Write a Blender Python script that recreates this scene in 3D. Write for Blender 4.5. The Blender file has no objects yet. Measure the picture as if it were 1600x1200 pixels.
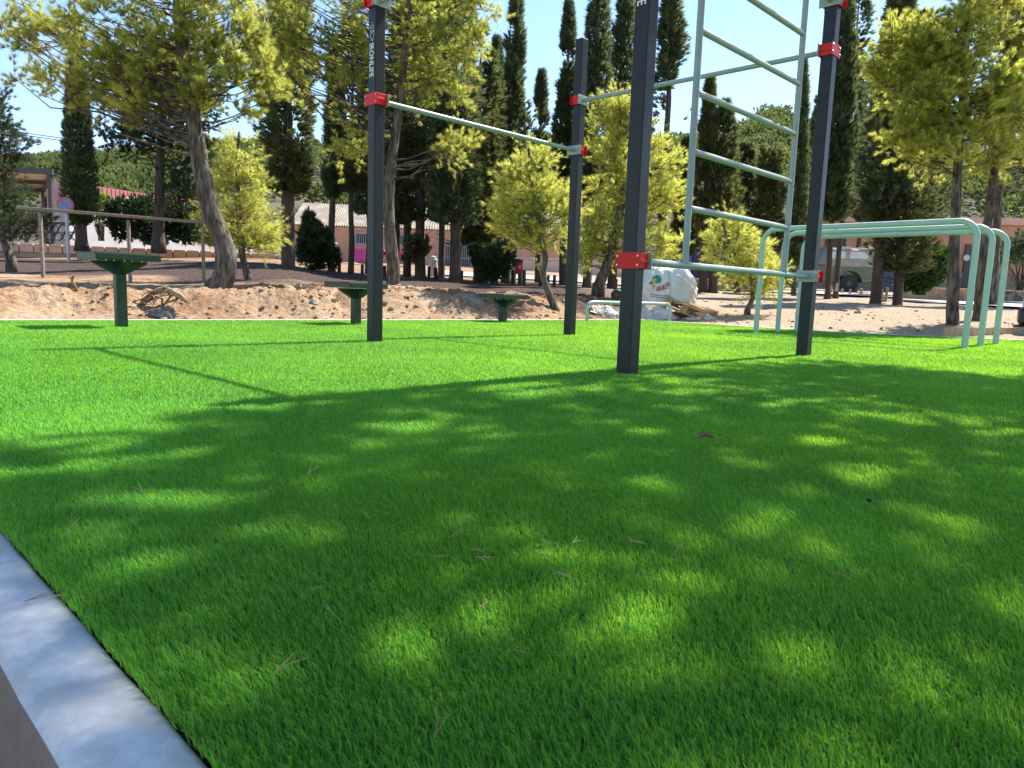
import bpy, bmesh, math, random
import numpy as np
from mathutils import Vector, Matrix
random.seed(7); RNG = np.random.default_rng(11)
S = bpy.context.scene
COL = S.collection
R_ = math.radians

# ------------------------------------------------------------------ camera, sky, sun, exposure
F, PITCH, ROLL, HC = 1126.8, .131, .0331, .45          # focal length in px of a 1600 px wide picture
fw = np.array([0, math.cos(PITCH), -math.sin(PITCH)]); rt = np.array([1., 0, 0]); up = np.cross(rt, fw)
_c, _s = math.cos(ROLL), math.sin(ROLL)
CR = _c*rt + _s*up; CU = -_s*rt + _c*up
cam = bpy.data.cameras.new('camera'); camo = bpy.data.objects.new('camera', cam); COL.objects.link(camo)
M = Matrix((CR.tolist(), CU.tolist(), (-fw).tolist())).transposed().to_4x4(); M.translation = (0, 0, HC)
camo.matrix_world = M
cam.sensor_width = 36; cam.lens = 36*F/1600; cam.clip_end = 2000; cam.clip_start = .05
cam.dof.use_dof = True; cam.dof.focus_distance = 5.0; cam.dof.aperture_fstop = 16
S.camera = camo
SUN_H = np.array([.7525, .663]); SUN_EL = R_(52.3)
w = bpy.data.worlds.new('World'); S.world = w; w.use_nodes = True
nt = w.node_tree; bg = nt.nodes['Background']
sky = nt.nodes.new('ShaderNodeTexSky'); sky.sky_type = 'NISHITA'; sky.sun_disc = False
sky.sun_elevation = SUN_EL; sky.sun_rotation = math.atan2(SUN_H[0], SUN_H[1])
sky.air_density = 1.0; sky.dust_density = .15; sky.ozone_density = 2.2; sky.altitude = 500
nt.links.new(sky.outputs[0], bg.inputs[0]); bg.inputs[1].default_value = .135
sl = bpy.data.lights.new('sun', 'SUN'); sl.energy = 5; sl.angle = R_(.5); sl.color = (1, .94, .84)
so = bpy.data.objects.new('sun', sl); COL.objects.link(so)
SUNV = np.array([SUN_H[0]*math.cos(SUN_EL), SUN_H[1]*math.cos(SUN_EL), math.sin(SUN_EL)])
so.rotation_euler = Vector(SUNV).to_track_quat('Z', 'Y').to_euler(); so.location = (20, 20, 40)
S.render.engine = 'CYCLES'
S.view_settings.view_transform = 'Standard'; S.view_settings.look = 'None'
S.view_settings.exposure = 1.12; S.view_settings.gamma = 1
S.cycles.max_bounces = 6; S.cycles.transmission_bounces = 4; S.cycles.transparent_max_bounces = 6
S.render.resolution_x, S.render.resolution_y = 1024, 768

# ------------------------------------------------------------------ helpers
def ray(x, y): return fw + CR*(x-800)/F + CU*(600-y)/F
def at(x, y, Y):
    d = ray(x, y); return np.array([0, 0, HC]) + d*Y/d[1]
def gnd(x, y, z=0.):
    d = ray(x, y); return np.array([0, 0, HC]) + d*(z-HC)/d[2]
TH = .8018
U = np.array([math.cos(TH), math.sin(TH), 0]); V = np.array([math.sin(TH), -math.cos(TH), 0]); Z = np.array([0, 0, 1.])
def UV(a, b, z=0.): return U*a + V*b + Z*z
def wl(o):
    p = np.zeros(3)
    while o is not None: p = p + np.array(o.location); o = o.parent
    return p
def tag(o, label=None, cat=None, group=None, kind=None):
    if label: o['label'] = label
    if cat: o['category'] = cat
    if group: o['group'] = group
    if kind: o['kind'] = kind
    return o
def thing(name, loc, label, cat, group=None):
    o = bpy.data.objects.new(name, None); COL.objects.link(o); o.location = [float(a) for a in loc]
    o.empty_display_size = .1
    return tag(o, label, cat, group)
def unit(v): v = np.asarray(v, float); return v/(np.linalg.norm(v)+1e-12)

class MB:
    """collects shapes in world coordinates; build() links them as ONE mesh object"""
    def __init__(s): s.v = []; s.f = []; s.m = []; s.n = 0
    def add(s, v, f, mi=0):
        v = np.asarray(v, float); s.v.append(v); s.f += [[i+s.n for i in q] for q in f]; s.m += [mi]*len(f); s.n += len(v); return s
    def box(s, c, size, ax=None, mi=0, taper=1.0):
        ax = ax or (np.array([1., 0, 0]), np.array([0, 1., 0]), Z)
        h = np.array(size)/2; v = []
        for sz in (-1, 1):
            k = taper if sz > 0 else 1
            for sx, sy in ((-1, -1), (1, -1), (1, 1), (-1, 1)):
                v.append(np.array(c) + ax[0]*h[0]*sx*k + ax[1]*h[1]*sy*k + ax[2]*h[2]*sz)
        f = [[3, 2, 1, 0], [4, 5, 6, 7], [0, 1, 5, 4], [1, 2, 6, 5], [2, 3, 7, 6], [3, 0, 4, 7]]
        return s.add(v, f, mi)
    def tube(s, pts, rad, n=8, mi=0, caps=True, wob=0):
        pts = [np.asarray(p, float) for p in pts]; k = len(pts)
        if np.isscalar(rad): rad = [rad]*k
        v = []; prev = None
        for i, p in enumerate(pts):
            t = unit(pts[min(i+1, k-1)] - pts[max(i-1, 0)])
            if prev is None:
                a = np.array([0, 0, 1.]) if abs(t[2]) < .9 else np.array([1., 0, 0])
                e1 = unit(np.cross(a, t))
            else: e1 = unit(prev - t*np.dot(prev, t))
            prev = e1; e2 = np.cross(t, e1)
            for j in range(n):
                a = 2*math.pi*j/n; rr = rad[i]*(1+wob*random.uniform(-1, 1))
                v.append(p + (e1*math.cos(a)+e2*math.sin(a))*rr)
        f = []
        for i in range(k-1):
            for j in range(n):
                f.append([i*n+j, i*n+(j+1) % n, (i+1)*n+(j+1) % n, (i+1)*n+j])
        if caps: f += [list(range(n-1, -1, -1)), list(range((k-1)*n, k*n))]
        return s.add(v, f, mi)
    def lathe(s, c, prof, n=20, ax=None, mi=0):
        ax = ax or (np.array([1., 0, 0]), np.array([0, 1., 0]), Z); v = []; k = len(prof)
        for r, z in prof:
            for j in range(n):
                a = 2*math.pi*j/n; v.append(np.array(c)+(ax[0]*math.cos(a)+ax[1]*math.sin(a))*r+ax[2]*z)
        f = [[i*n+j, i*n+(j+1) % n, (i+1)*n+(j+1) % n, (i+1)*n+j] for i in range(k-1) for j in range(n)]
        f += [list(range(n-1, -1, -1)), list(range((k-1)*n, k*n))]
        return s.add(v, f, mi)
    def prism(s, pts, d, mi=0):
        """polygon (list of world points) extruded along vector d"""
        k = len(pts); pts = [np.asarray(p, float) for p in pts]; v = pts + [p+d for p in pts]
        f = [list(range(k-1, -1, -1)), list(range(k, 2*k))] + [[i, (i+1) % k, k+(i+1) % k, k+i] for i in range(k)]
        return s.add(v, f, mi)
    def build(s, name, mats, parent=None, smooth=False, bevel=0, loc=None, seg=2):
        v = np.concatenate(s.v) if s.v else np.zeros((0, 3))
        off = wl(parent) if parent is not None else (np.array(loc, float) if loc is not None else v.mean(0)*[1, 1, 0]+[0, 0, v[:, 2].min()])
        me = bpy.data.meshes.new(name); me.from_pydata((v-off).tolist(), [], s.f)
        for m_ in (mats if isinstance(mats, (list, tuple)) else [mats]): me.materials.append(m_)
        if len(set(s.m)) > 1: me.polygons.foreach_set('material_index', s.m)
        bm = bmesh.new(); bm.from_mesh(me); bmesh.ops.recalc_face_normals(bm, faces=bm.faces); bm.to_mesh(me); bm.free()
        if smooth: me.shade_smooth()
        o = bpy.data.objects.new(name, me); COL.objects.link(o)
        if parent is not None: o.parent = parent
        else: o.location = off
        if smooth == 'auto':
            try: me.set_sharp_from_angle(angle=R_(40))
            except Exception: pass
        if bevel:
            b = o.modifiers.new('bevel', 'BEVEL'); b.width = bevel; b.segments = seg; b.limit_method = 'ANGLE'
        return o

def fast_mesh(name, verts, tris, mat, parent=None, tint=None, loc=(0, 0, 0), smooth=False):
    """triangle soup straight from numpy arrays (foliage, grass)"""
    off = wl(parent) if parent is not None else np.array(loc, float)
    me = bpy.data.meshes.new(name)
    nv, nf = len(verts), len(tris); k = tris.shape[1]
    me.vertices.add(nv); me.vertices.foreach_set('co', (verts-off).astype(np.float32).ravel())
    me.loops.add(nf*k); me.loops.foreach_set('vertex_index', tris.astype(np.int32).ravel())
    me.polygons.add(nf); me.polygons.foreach_set('loop_start', np.arange(0, nf*k, k, dtype=np.int32))
    me.update(calc_edges=True)
    if tint is not None:
        a = me.attributes.new('tint', 'FLOAT', 'POINT'); a.data.foreach_set('value', tint.astype(np.float32))
    if smooth: me.shade_smooth()
    me.materials.append(mat)
    o = bpy.data.objects.new(name, me); COL.objects.link(o)
    if parent is not None: o.parent = parent
    else: o.location = off.tolist()
    return o

# value noise
def _hash(i, j, k):
    n = (i*374761393 + j*668265263 + k*2147483647) & 0x7fffffff
    n = ((n ^ (n >> 13))*1274126177) & 0x7fffffff
    return ((n ^ (n >> 16)) & 0xffff)/65535.
def vnoise(x, y, seed=0):
    xi, yi = np.floor(x).astype(np.int64), np.floor(y).astype(np.int64); fx, fy = x-xi, y-yi
    fx = fx*fx*(3-2*fx); fy = fy*fy*(3-2*fy)
    a, b, c, d = _hash(xi, yi, seed), _hash(xi+1, yi, seed), _hash(xi, yi+1, seed), _hash(xi+1, yi+1, seed)
    return (a*(1-fx)+b*fx)*(1-fy)+(c*(1-fx)+d*fx)*fy
def fbm(x, y, oct=4, seed=0):
    t = 0; a = .5
    for o in range(oct): t = t + a*(vnoise(x*2**o, y*2**o, seed+o)-.5)*2; a *= .5
    return t
def sstep(a, b, x): t = np.clip((x-a)/(b-a), 0, 1); return t*t*(3-2*t)

# ------------------------------------------------------------------ materials
def newmat(name):
    m = bpy.data.materials.new(name); m.use_nodes = True; n = m.node_tree; return m, n, n.nodes['Principled BSDF']
def mat(name, c1, c2=None, scale=8, rough=.7, metal=0, bump=0, bscale=None, detail=6, c3=None, scale3=1.5, coat=0, spec=.5, stretch=None, lo=.35, hi=.65):
    m, n, b = newmat(name); N, L = n.nodes, n.links
    b.inputs['Roughness'].default_value = rough; b.inputs['Metallic'].default_value = metal
    b.inputs['Specular IOR Level'].default_value = spec
    tc = N.new('ShaderNodeTexCoord'); src = tc.outputs['Object']
    if stretch:
        mp = N.new('ShaderNodeMapping'); mp.inputs['Scale'].default_value = stretch; L.new(src, mp.inputs[0]); src = mp.outputs[0]
    if c2 is None: b.inputs['Base Color'].default_value = (*c1, 1)
    else:
        no = N.new('ShaderNodeTexNoise'); no.inputs['Scale'].default_value = scale; no.inputs['Detail'].default_value = detail; L.new(src, no.inputs[0])
        r = N.new('ShaderNodeValToRGB'); r.color_ramp.elements[0].position = lo; r.color_ramp.elements[1].position = hi
        r.color_ramp.elements[0].color = (*c1, 1); r.color_ramp.elements[1].color = (*c2, 1); L.new(no.outputs[0], r.inputs[0]); out = r.outputs[0]
        if c3 is not None:
            n2 = N.new('ShaderNodeTexNoise'); n2.inputs['Scale'].default_value = scale3; n2.inputs['Detail'].default_value = 5; L.new(src, n2.inputs[0])
            r2 = N.new('ShaderNodeValToRGB'); r2.color_ramp.elements[0].position = .45; r2.color_ramp.elements[1].position = .62; L.new(n2.outputs[0], r2.inputs[0])
            mx = N.new('ShaderNodeMix'); mx.data_type = 'RGBA'; L.new(r2.outputs[0], mx.inputs[0]); L.new(out, mx.inputs[6]); mx.inputs[7].default_value = (*c3, 1); out = mx.outputs[2]
        L.new(out, b.inputs['Base Color'])
    if bump:
        nb = N.new('ShaderNodeTexNoise'); nb.inputs['Scale'].default_value = bscale or scale*3; nb.inputs['Detail'].default_value = 8; L.new(src, nb.inputs[0])
        bp = N.new('ShaderNodeBump'); bp.inputs['Strength'].default_value = bump; bp.inputs['Distance'].default_value = .02
        L.new(nb.outputs[0], bp.inputs['Height']); L.new(bp.outputs[0], b.inputs['Normal'])
    return m
def leafmat(name, c1, c2, tcol, tfac=.45, rough=.55):
    """c1..c2 by the per-tuft 'tint' value; light also passes through the leaf"""
    m, n, b = newmat(name); N, L = n.nodes, n.links
    a = N.new('ShaderNodeAttribute'); a.attribute_name = 'tint'
    mx = N.new('ShaderNodeMix'); mx.data_type = 'RGBA'; L.new(a.outputs['Fac'], mx.inputs[0]); mx.inputs[6].default_value = (*c1, 1); mx.inputs[7].default_value = (*c2, 1)
    L.new(mx.outputs[2], b.inputs['Base Color']); b.inputs['Roughness'].default_value = rough; b.inputs['Specular IOR Level'].default_value = .3
    t = N.new('ShaderNodeBsdfTranslucent')
    m2 = N.new('ShaderNodeMix'); m2.data_type = 'RGBA'; m2.blend_type = 'MULTIPLY'; m2.inputs[0].default_value = .0
    m3 = N.new('ShaderNodeMix'); m3.data_type = 'RGBA'; L.new(a.outputs['Fac'], m3.inputs[0])
    m3.inputs[6].default_value = (*[x*.55 for x in tcol], 1); m3.inputs[7].default_value = (*tcol, 1)
    L.new(m3.outputs[2], t.inputs[0])
    ms = N.new('ShaderNodeMixShader'); ms.inputs[0].default_value = tfac
    L.new(b.outputs[0], ms.inputs[1]); L.new(t.outputs[0], ms.inputs[2]); L.new(ms.outputs[0], N['Material Output'].inputs[0])
    return m
def brickmat(name, ca, cb, mortar, scale, bw=.5, bh=.25, msize=.02, bump=.4, rough=.85):
    m, n, b = newmat(name); N, L = n.nodes, n.links; b.inputs['Roughness'].default_value = rough
    tc = N.new('ShaderNodeTexCoord'); vo = N.new('ShaderNodeTexVoronoi'); vo.inputs['Scale'].default_value = scale
    v2 = N.new('ShaderNodeTexVoronoi'); v2.feature = 'DISTANCE_TO_EDGE'; v2.inputs['Scale'].default_value = scale
    L.new(tc.outputs['Object'], vo.inputs[0]); L.new(tc.outputs['Object'], v2.inputs[0])
    sep = N.new('ShaderNodeSeparateColor'); L.new(vo.outputs['Color'], sep.inputs[0])
    mx = N.new('ShaderNodeMix'); mx.data_type = 'RGBA'; L.new(sep.outputs[0], mx.inputs[0]); mx.inputs[6].default_value = (*ca, 1); mx.inputs[7].default_value = (*cb, 1)
    r = N.new('ShaderNodeValToRGB'); r.color_ramp.elements[0].position = .02; r.color_ramp.elements[1].position = .07; L.new(v2.outputs['Distance'], r.inputs[0])
    m2 = N.new('ShaderNodeMix'); m2.data_type = 'RGBA'; L.new(r.outputs[0], m2.inputs[0]); m2.inputs[6].default_value = (*mortar, 1); L.new(mx.outputs[2], m2.inputs[7])
    L.new(m2.outputs[2], b.inputs['Base Color'])
    bp = N.new('ShaderNodeBump'); bp.inputs['Strength'].default_value = bump; bp.inputs['Distance'].default_value = .03; L.new(r.outputs[0], bp.inputs['Height']); L.new(bp.outputs[0], b.inputs['Normal'])
    return m

M_POST = mat('anthracite_powder_coat', (.011, .0125, .0145), (.018, .020, .0225), 14, rough=.45, spec=.35, bump=.05, bscale=220)
M_RED = mat('red_powder_coat', (.66, .010, .004), (.74, .016, .007), 10, rough=.45, spec=.3, bump=.04, bscale=300)
M_BAR = mat('grey_green_powder_coat', (.28, .345, .305), (.35, .415, .37), 9, rough=.4, bump=.05, bscale=200, c3=(.31, .36, .32), scale3=3)
M_MINT = mat('mint_powder_coat', (.43, .55, .475), (.49, .60, .53), 6, rough=.42, bump=.04, bscale=200)
M_GREEN = mat('dark_green_powder_coat', (.009, .028, .014), (.015, .038, .02), 9, rough=.5, bump=.06, bscale=180)
M_GTOP = mat('weathered_green_top', (.035, .065, .04), (.06, .08, .05), 12, rough=.75, bump=.2, bscale=120)
M_BOLT = mat('galvanised_bolt', (.55, .56, .58), rough=.35, metal=.9)
M_WHITE = mat('white_vinyl', (.75, .75, .74), rough=.5)
M_KERB = mat('pale_concrete', (.60, .59, .57), (.76, .75, .73), 45, rough=.95, bump=.3, bscale=420, c3=(.55, .53, .50), scale3=9)
M_SOIL = None
M_BARK = mat('pine_bark', (.028, .02, .015), (.115, .088, .066), 9, rough=.95, bump=1.0, bscale=14, stretch=(3, 3, .8), c3=(.17, .15, .125), scale3=5)
M_BARKD = mat('cypress_bark', (.04, .028, .02), (.125, .09, .066), 10, rough=.95, bump=.9, bscale=16, stretch=(4, 4, .35))
M_PINE = leafmat('pine_needles', (.11, .14, .03), (.37, .39, .10), (.90, .92, .20), .62)
M_PINEB = leafmat('pine_needles_bright', (.14, .175, .032), (.42, .44, .11), (.94, .95, .21), .62)
M_PINED = leafmat('pine_needles_blue', (.035, .06, .035), (.09, .12, .05), (.14, .19, .06), .35)
M_CYP = leafmat('cypress_leaf', (.038, .058, .028), (.165, .20, .09), (.28, .34, .12), .38)
M_CYPB = leafmat('cypress_leaf_olive', (.045, .06, .026), (.19, .205, .08), (.30, .32, .09), .4)
M_HEDGE = leafmat('hedge_leaf', (.022, .045, .024), (.085, .13, .055), (.09, .16, .04), .25, .4)
M_OLEA = leafmat('shrub_leaf', (.03, .07, .02), (.10, .18, .05), (.14, .26, .04), .3, .4)
M_GREY = leafmat('greygreen_leaf', (.07, .10, .05), (.22, .25, .15), (.2, .25, .1), .3, .5)
M_LIGHT = leafmat('young_leaf', (.16, .24, .05), (.34, .40, .09), (.5, .6, .1), .5, .5)
M_WOODS = leafmat('hill_pine_leaf', (.06, .095, .035), (.18, .22, .07), (.28, .34, .08), .35)
M_TURF = leafmat('turf_fibre', (.026, .19, .034), (.165, .54, .06), (.54, .95, .07), .46, .55)
M_TBASE = mat('turf_backing', (.016, .09, .008), (.03, .16, .012), 90, rough=.95)
M_NEEDLE = mat('dry_needle', (.30, .20, .09), (.44, .33, .17), 30, rough=.8)
M_TERRA = mat('terracotta_render', (.46, .24, .15), (.52, .28, .18), 3, rough=.9, bump=.15, bscale=60, c3=(.42, .21, .13), scale3=.6)
M_SALMON = mat('salmon_render', (.56, .30, .19), (.62, .35, .23), 2.5, rough=.9, bump=.1, bscale=50, c3=(.50, .27, .18), scale3=.5)
M_PINK = mat('pale_pink_render', (.60, .42, .36), (.66, .48, .41), 3, rough=.9)
M_COPE = mat('pink_coping', (.56, .33, .24), (.63, .40, .30), 5, rough=.85, bump=.15)
M_STONE = brickmat('rubble_stone', (.30, .20, .13), (.46, .36, .25), (.42, .37, .30), 3.2)
M_STONED = brickmat('dark_rubble_stone', (.10, .085, .07), (.22, .18, .14), (.30, .26, .22), 3.0)
M_ROOF = mat('fibre_cement_roof', (.25, .215, .17), (.36, .32, .26), 2, rough=.9, c3=(.22, .18, .14), scale3=.8)
M_DARK = mat('dark_opening', (.015, .015, .018), (.03, .03, .035), 5, rough=.35)
M_FRAMEG = mat('grey_window_frame', (.30, .31, .34), rough=.5)
M_IRON = mat('dark_brown_steel', (.055, .045, .042), (.08, .065, .06), 6, rough=.6)
M_BURG = mat('burgundy_cladding', (.36, .12, .125), (.42, .15, .15), 2, rough=.6)
M_BWHITE = mat('white_render', (.40, .39, .385), (.47, .46, .455), 2, rough=.85)
M_WOOD = mat('weathered_wood', (.17, .14, .11), (.29, .25, .20), 10, rough=.85, bump=.4, bscale=30, stretch=(1, 6, 6))
M_PALLET = mat('pallet_wood', (.40, .24, .11), (.54, .35, .18), 8, rough=.85, bump=.3, bscale=30)
M_GALV = mat('galvanised_post', (.42, .43, .45), (.52, .53, .55), 10, rough=.5, metal=.3)
M_SIGNR = mat('sign_red', (.62, .10, .06), rough=.45)
M_SIGNB = mat('sign_blue', (.16, .26, .52), rough=.45)
M_MAG = mat('magenta_paint', (.55, .06, .30), (.62, .09, .36), 3, rough=.5, c3=(.48, .06, .26), scale3=2)
M_BIN = mat('red_plastic', (.62, .02, .02), (.68, .03, .03), 5, rough=.45)
M_BLUE = mat('navy_blue_paint', (.012, .022, .085), (.02, .032, .11), 3, rough=.5)
M_BAG = mat('woven_white_plastic', (.66, .66, .65), (.76, .76, .75), 6, rough=.6, bump=.25, bscale=9, c3=(.60, .59, .57), scale3=3)
M_BAGD = mat('soiled_white_plastic', (.46, .40, .34), (.70, .68, .65), 4, rough=.65, bump=.4, bscale=12)
M_JEEP = mat('military_green_paint', (.12, .145, .085), (.155, .18, .11), 4, rough=.6)
M_CANVAS = mat('khaki_canvas', (.34, .29, .22), (.42, .36, .28), 5, rough=.95, bump=.3, bscale=10)
M_PLASTICW = mat('clear_plastic_window', (.58, .58, .54), (.70, .70, .66), 6, rough=.35)
M_GLASS = mat('vehicle_glass', (.10, .12, .13), rough=.06)
M_RUBBER = mat('rubber', (.03, .028, .026), (.05, .046, .042), 10, rough=.85)
M_RIM = mat('steel_rim', (.10, .11, .08), rough=.55)
M_CARP = mat('dark_car_paint', (.02, .021, .026), rough=.2, spec=.6)
M_TAIL = mat('red_lens', (.55, .01, .015), rough=.15)
M_ROAD = mat('pale_concrete_road', (.40, .39, .37), (.50, .49, .47), 1.2, rough=.9, bump=.1, bscale=40, c3=(.36, .34, .31), scale3=.4)
M_BRICKE = mat('pale_brick', (.48, .33, .20), (.58, .42, .27), 9, rough=.9, bump=.3)
M_ROCK = mat('limestone', (.30, .25, .19), (.46, .41, .34), 9, rough=.95, bump=.5, bscale=20, c3=(.36, .25, .16), scale3=4)
M_CLOD = mat('earth_clod', (.16, .085, .045), (.32, .20, .12), 5, rough=1, bump=.5, bscale=30)
M_ROOT = mat('dead_root_wood', (.12, .06, .03), (.34, .22, .13), 9, rough=.95, bump=.6, bscale=30)
M_ASH = mat('grey_ash', (.22, .18, .15), (.36, .31, .26), 8, rough=1, bump=.5)
M_TRANSL = mat('translucent_sheet', (.42, .39, .34), (.52, .48, .42), 3, rough=.6)
M_STUMP = mat('cut_wood', (.36, .28, .19), (.48, .40, .29), 12, rough=.9)
M_BLACKP = mat('black_plastic', (.012, .012, .014), rough=.35)
M_CABLE = mat('black_cable', (.03, .03, .032), rough=.6)
M_TREDTXT = mat('red_print', (.50, .06, .06), rough=.6)
M_TGRN = mat('green_print', (.02, .24, .17), rough=.6)
M_TYEL = mat('yellow_print', (.55, .45, .10), rough=.6)
M_TBLK = mat('dark_print', (.10, .10, .11), rough=.6)
M_BROWN = mat('brown_outer_face', (.22, .155, .115), (.30, .225, .175), 6, rough=.95, bump=.3, bscale=60)  # brown for the kerb's outer side below its pale top

# ------------------------------------------------------------------ terrain
TURF = [UV(.26, -8.18), np.array([2.2, 12.06, 0]), np.array([4.34, 9.87, 0]), np.array([6.58, 9.32, 0]), np.array([9.5, 8.6, 0]), UV(9, 7), UV(.26, 8)]
def poly_sd(x, y, P):
    """signed distance to the polygon, negative inside"""
    d = np.full(x.shape, 1e9); ins = np.zeros(x.shape, bool); n = len(P)
    for i in range(n):
        ax, ay = P[i][:2]; bx, by = P[(i+1) % n][:2]
        ex, ey = bx-ax, by-ay; t = np.clip(((x-ax)*ex+(y-ay)*ey)/(ex*ex+ey*ey), 0, 1)
        d = np.minimum(d, np.hypot(x-ax-t*ex, y-ay-t*ey))
        c = ((ay > y) != (by > y)) & (x < (bx-ax)*(y-ay)/(by-ay+1e-12)+ax); ins ^= c
    return np.where(ins, -d, d)
TY = np.array([5, 6.6, 8, 10, 12, 15, 18, 22, 24, 27, 30, 36, 46, 60, 400])
TT = np.array([-1.2, -.7, -.35, -.2, 0, .2, .35, .7, 1.2])
TZ = np.array([
 [.22, .24, .27, .33, .39, .52, .66, .82, .92, 1.36, 1.5, 1.6, 1.9, 2.5, 9],
 [.22, .24, .27, .33, .39, .52, .66, .82, .92, 1.36, 1.5, 1.6, 1.9, 2.5, 9],
 [.22, .24, .27, .33, .42, .68, .90, .95, .98, 1.34, 1.4, 1.5, 1.8, 2.5, 9],
 [.22, .24, .27, .32, .37, .48, .60, .74, .80, .90, 1.1, 1.4, 1.8, 2.5, 9],
 [.22, .24, .26, .29, .32, .40, .50, .62, .68, .78, .90, 1.2, 1.7, 2.4, 9],
 [.22, .22, .22, .24, .27, .34, .43, .54, .60, .66, .75, .95, 1.5, 2.2, 9],
 [.06, .06, .08, .10, .15, .27, .40, .50, .54, .62, .72, .92, 1.5, 2.2, 9],
 [.05, .05, .07, .11, .16, .29, .37, .46, .50, .56, .68, .92, 1.5, 2.2, 9],
 [.05, .05, .07, .11, .16, .29, .37, .46, .50, .56, .68, .92, 1.5, 2.2, 9]])
def table(t, Y):
    Y = np.clip(Y, TY[0], TY[-1]); t = np.clip(t, TT[0], TT[-1])
    j = np.clip(np.searchsorted(TY, Y)-1, 0, len(TY)-2); i = np.clip(np.searchsorted(TT, t)-1, 0, len(TT)-2)
    a = (Y-TY[j])/(TY[j+1]-TY[j]); b = (t-TT[i])/(TT[i+1]-TT[i]); b = b*b*(3-2*b)
    return (TZ[i, j]*(1-a)+TZ[i, j+1]*a)*(1-b)+(TZ[i+1, j]*(1-a)+TZ[i+1, j+1]*a)*b
def terrain(x, y, rough=True):
    x, y = np.asarray(x, float), np.asarray(y, float)
    s = poly_sd(x, y, TURF); uu = x*U[0]+y*U[1]; vv = x*V[0]+y*V[1]
    Ye = np.maximum(y, 5); z = table(x/Ye, Ye)
    left = sstep(.20, .02, x/np.maximum(Ye, 1))
    wdt = 1.0*left + 3.0*(1-left)
    ramp = sstep(0., 1, (s-.02)/wdt)
    z = z*ramp - .02*(s > 0)*(1-ramp)
    if rough:
        amp = sstep(0.0, .35, s)*(1-sstep(14, 30, y)*.6)
        bank = sstep(.1, .8, s)*sstep(3.2, 1.6, s)*left
        z = z + amp*(fbm(x*.55, y*.55, 3, 3)*.07 + fbm(x*2.3, y*2.3, 4, 9)*(.022+.08*bank) + np.abs(fbm(x*7, y*7, 3, 21))*(.012+.10*bank))
    z = np.where(s < 0, -.05, z)
    z = np.where(uu < .2, np.where(uu < .17, -.30, -.05), z)
    k = sstep(-11, -8.6, vv)                     # the yard under the kerb, left of the turf it meets the bank
    z = np.where((uu < .17) & (s > 0), -.30*k + (1-k)*.2, z)
    return z
def tz(x, y): return float(terrain(np.array([x]), np.array([y]), False)[0])

def hit(px, py, y0=6., y1=30.):
    """where the sight line meets the ground"""
    Ys = np.linspace(y0, y1, 1600); d = ray(px, py); P = np.array([0, 0, HC])+d[None]*(Ys/d[1])[:, None]
    k = np.nonzero(P[:, 2] < terrain(P[:, 0], P[:, 1]))[0]; return P[k[0]] if len(k) else P[-1]
def ground():
    th = np.concatenate([np.arange(-180, -52, 4), np.arange(-52, 46, .22), np.arange(46, 181, 4)])
    th = np.radians(th)
    r = np.concatenate([[.01], np.geomspace(.3, 5, 40), 5*1.0075**np.arange(1, 250), np.geomspace(33, 420, 40)])
    A, RR = np.meshgrid(th, r); X = RR*np.sin(A); Y = RR*np.cos(A)
    Zz = terrain(X.ravel(), Y.ravel()); v = np.stack([X.ravel(), Y.ravel(), Zz], 1)
    n, m = len(r), len(th); i, j = np.meshgrid(np.arange(n-1), np.arange(m-1), indexing='ij'); a = (i*m+j).ravel()
    q = np.stack([a, a+1, a+m+1, a+m], 1)[:, ::-1]
    # dry needle litter with the trees' shade band painted in, gravel lies on the right
    litter_shade = sstep(11.7, 12.9, Y+fbm(X*.8, Y*.8, 3, 5)*1.6)*sstep(.30, .16, X/np.maximum(Y, 1))*sstep(25, 23, Y)
    o = fast_mesh('ground', v, q, M_SOIL, None, litter_shade.ravel(), smooth=True); tag(o, kind='structure'); return o
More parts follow.
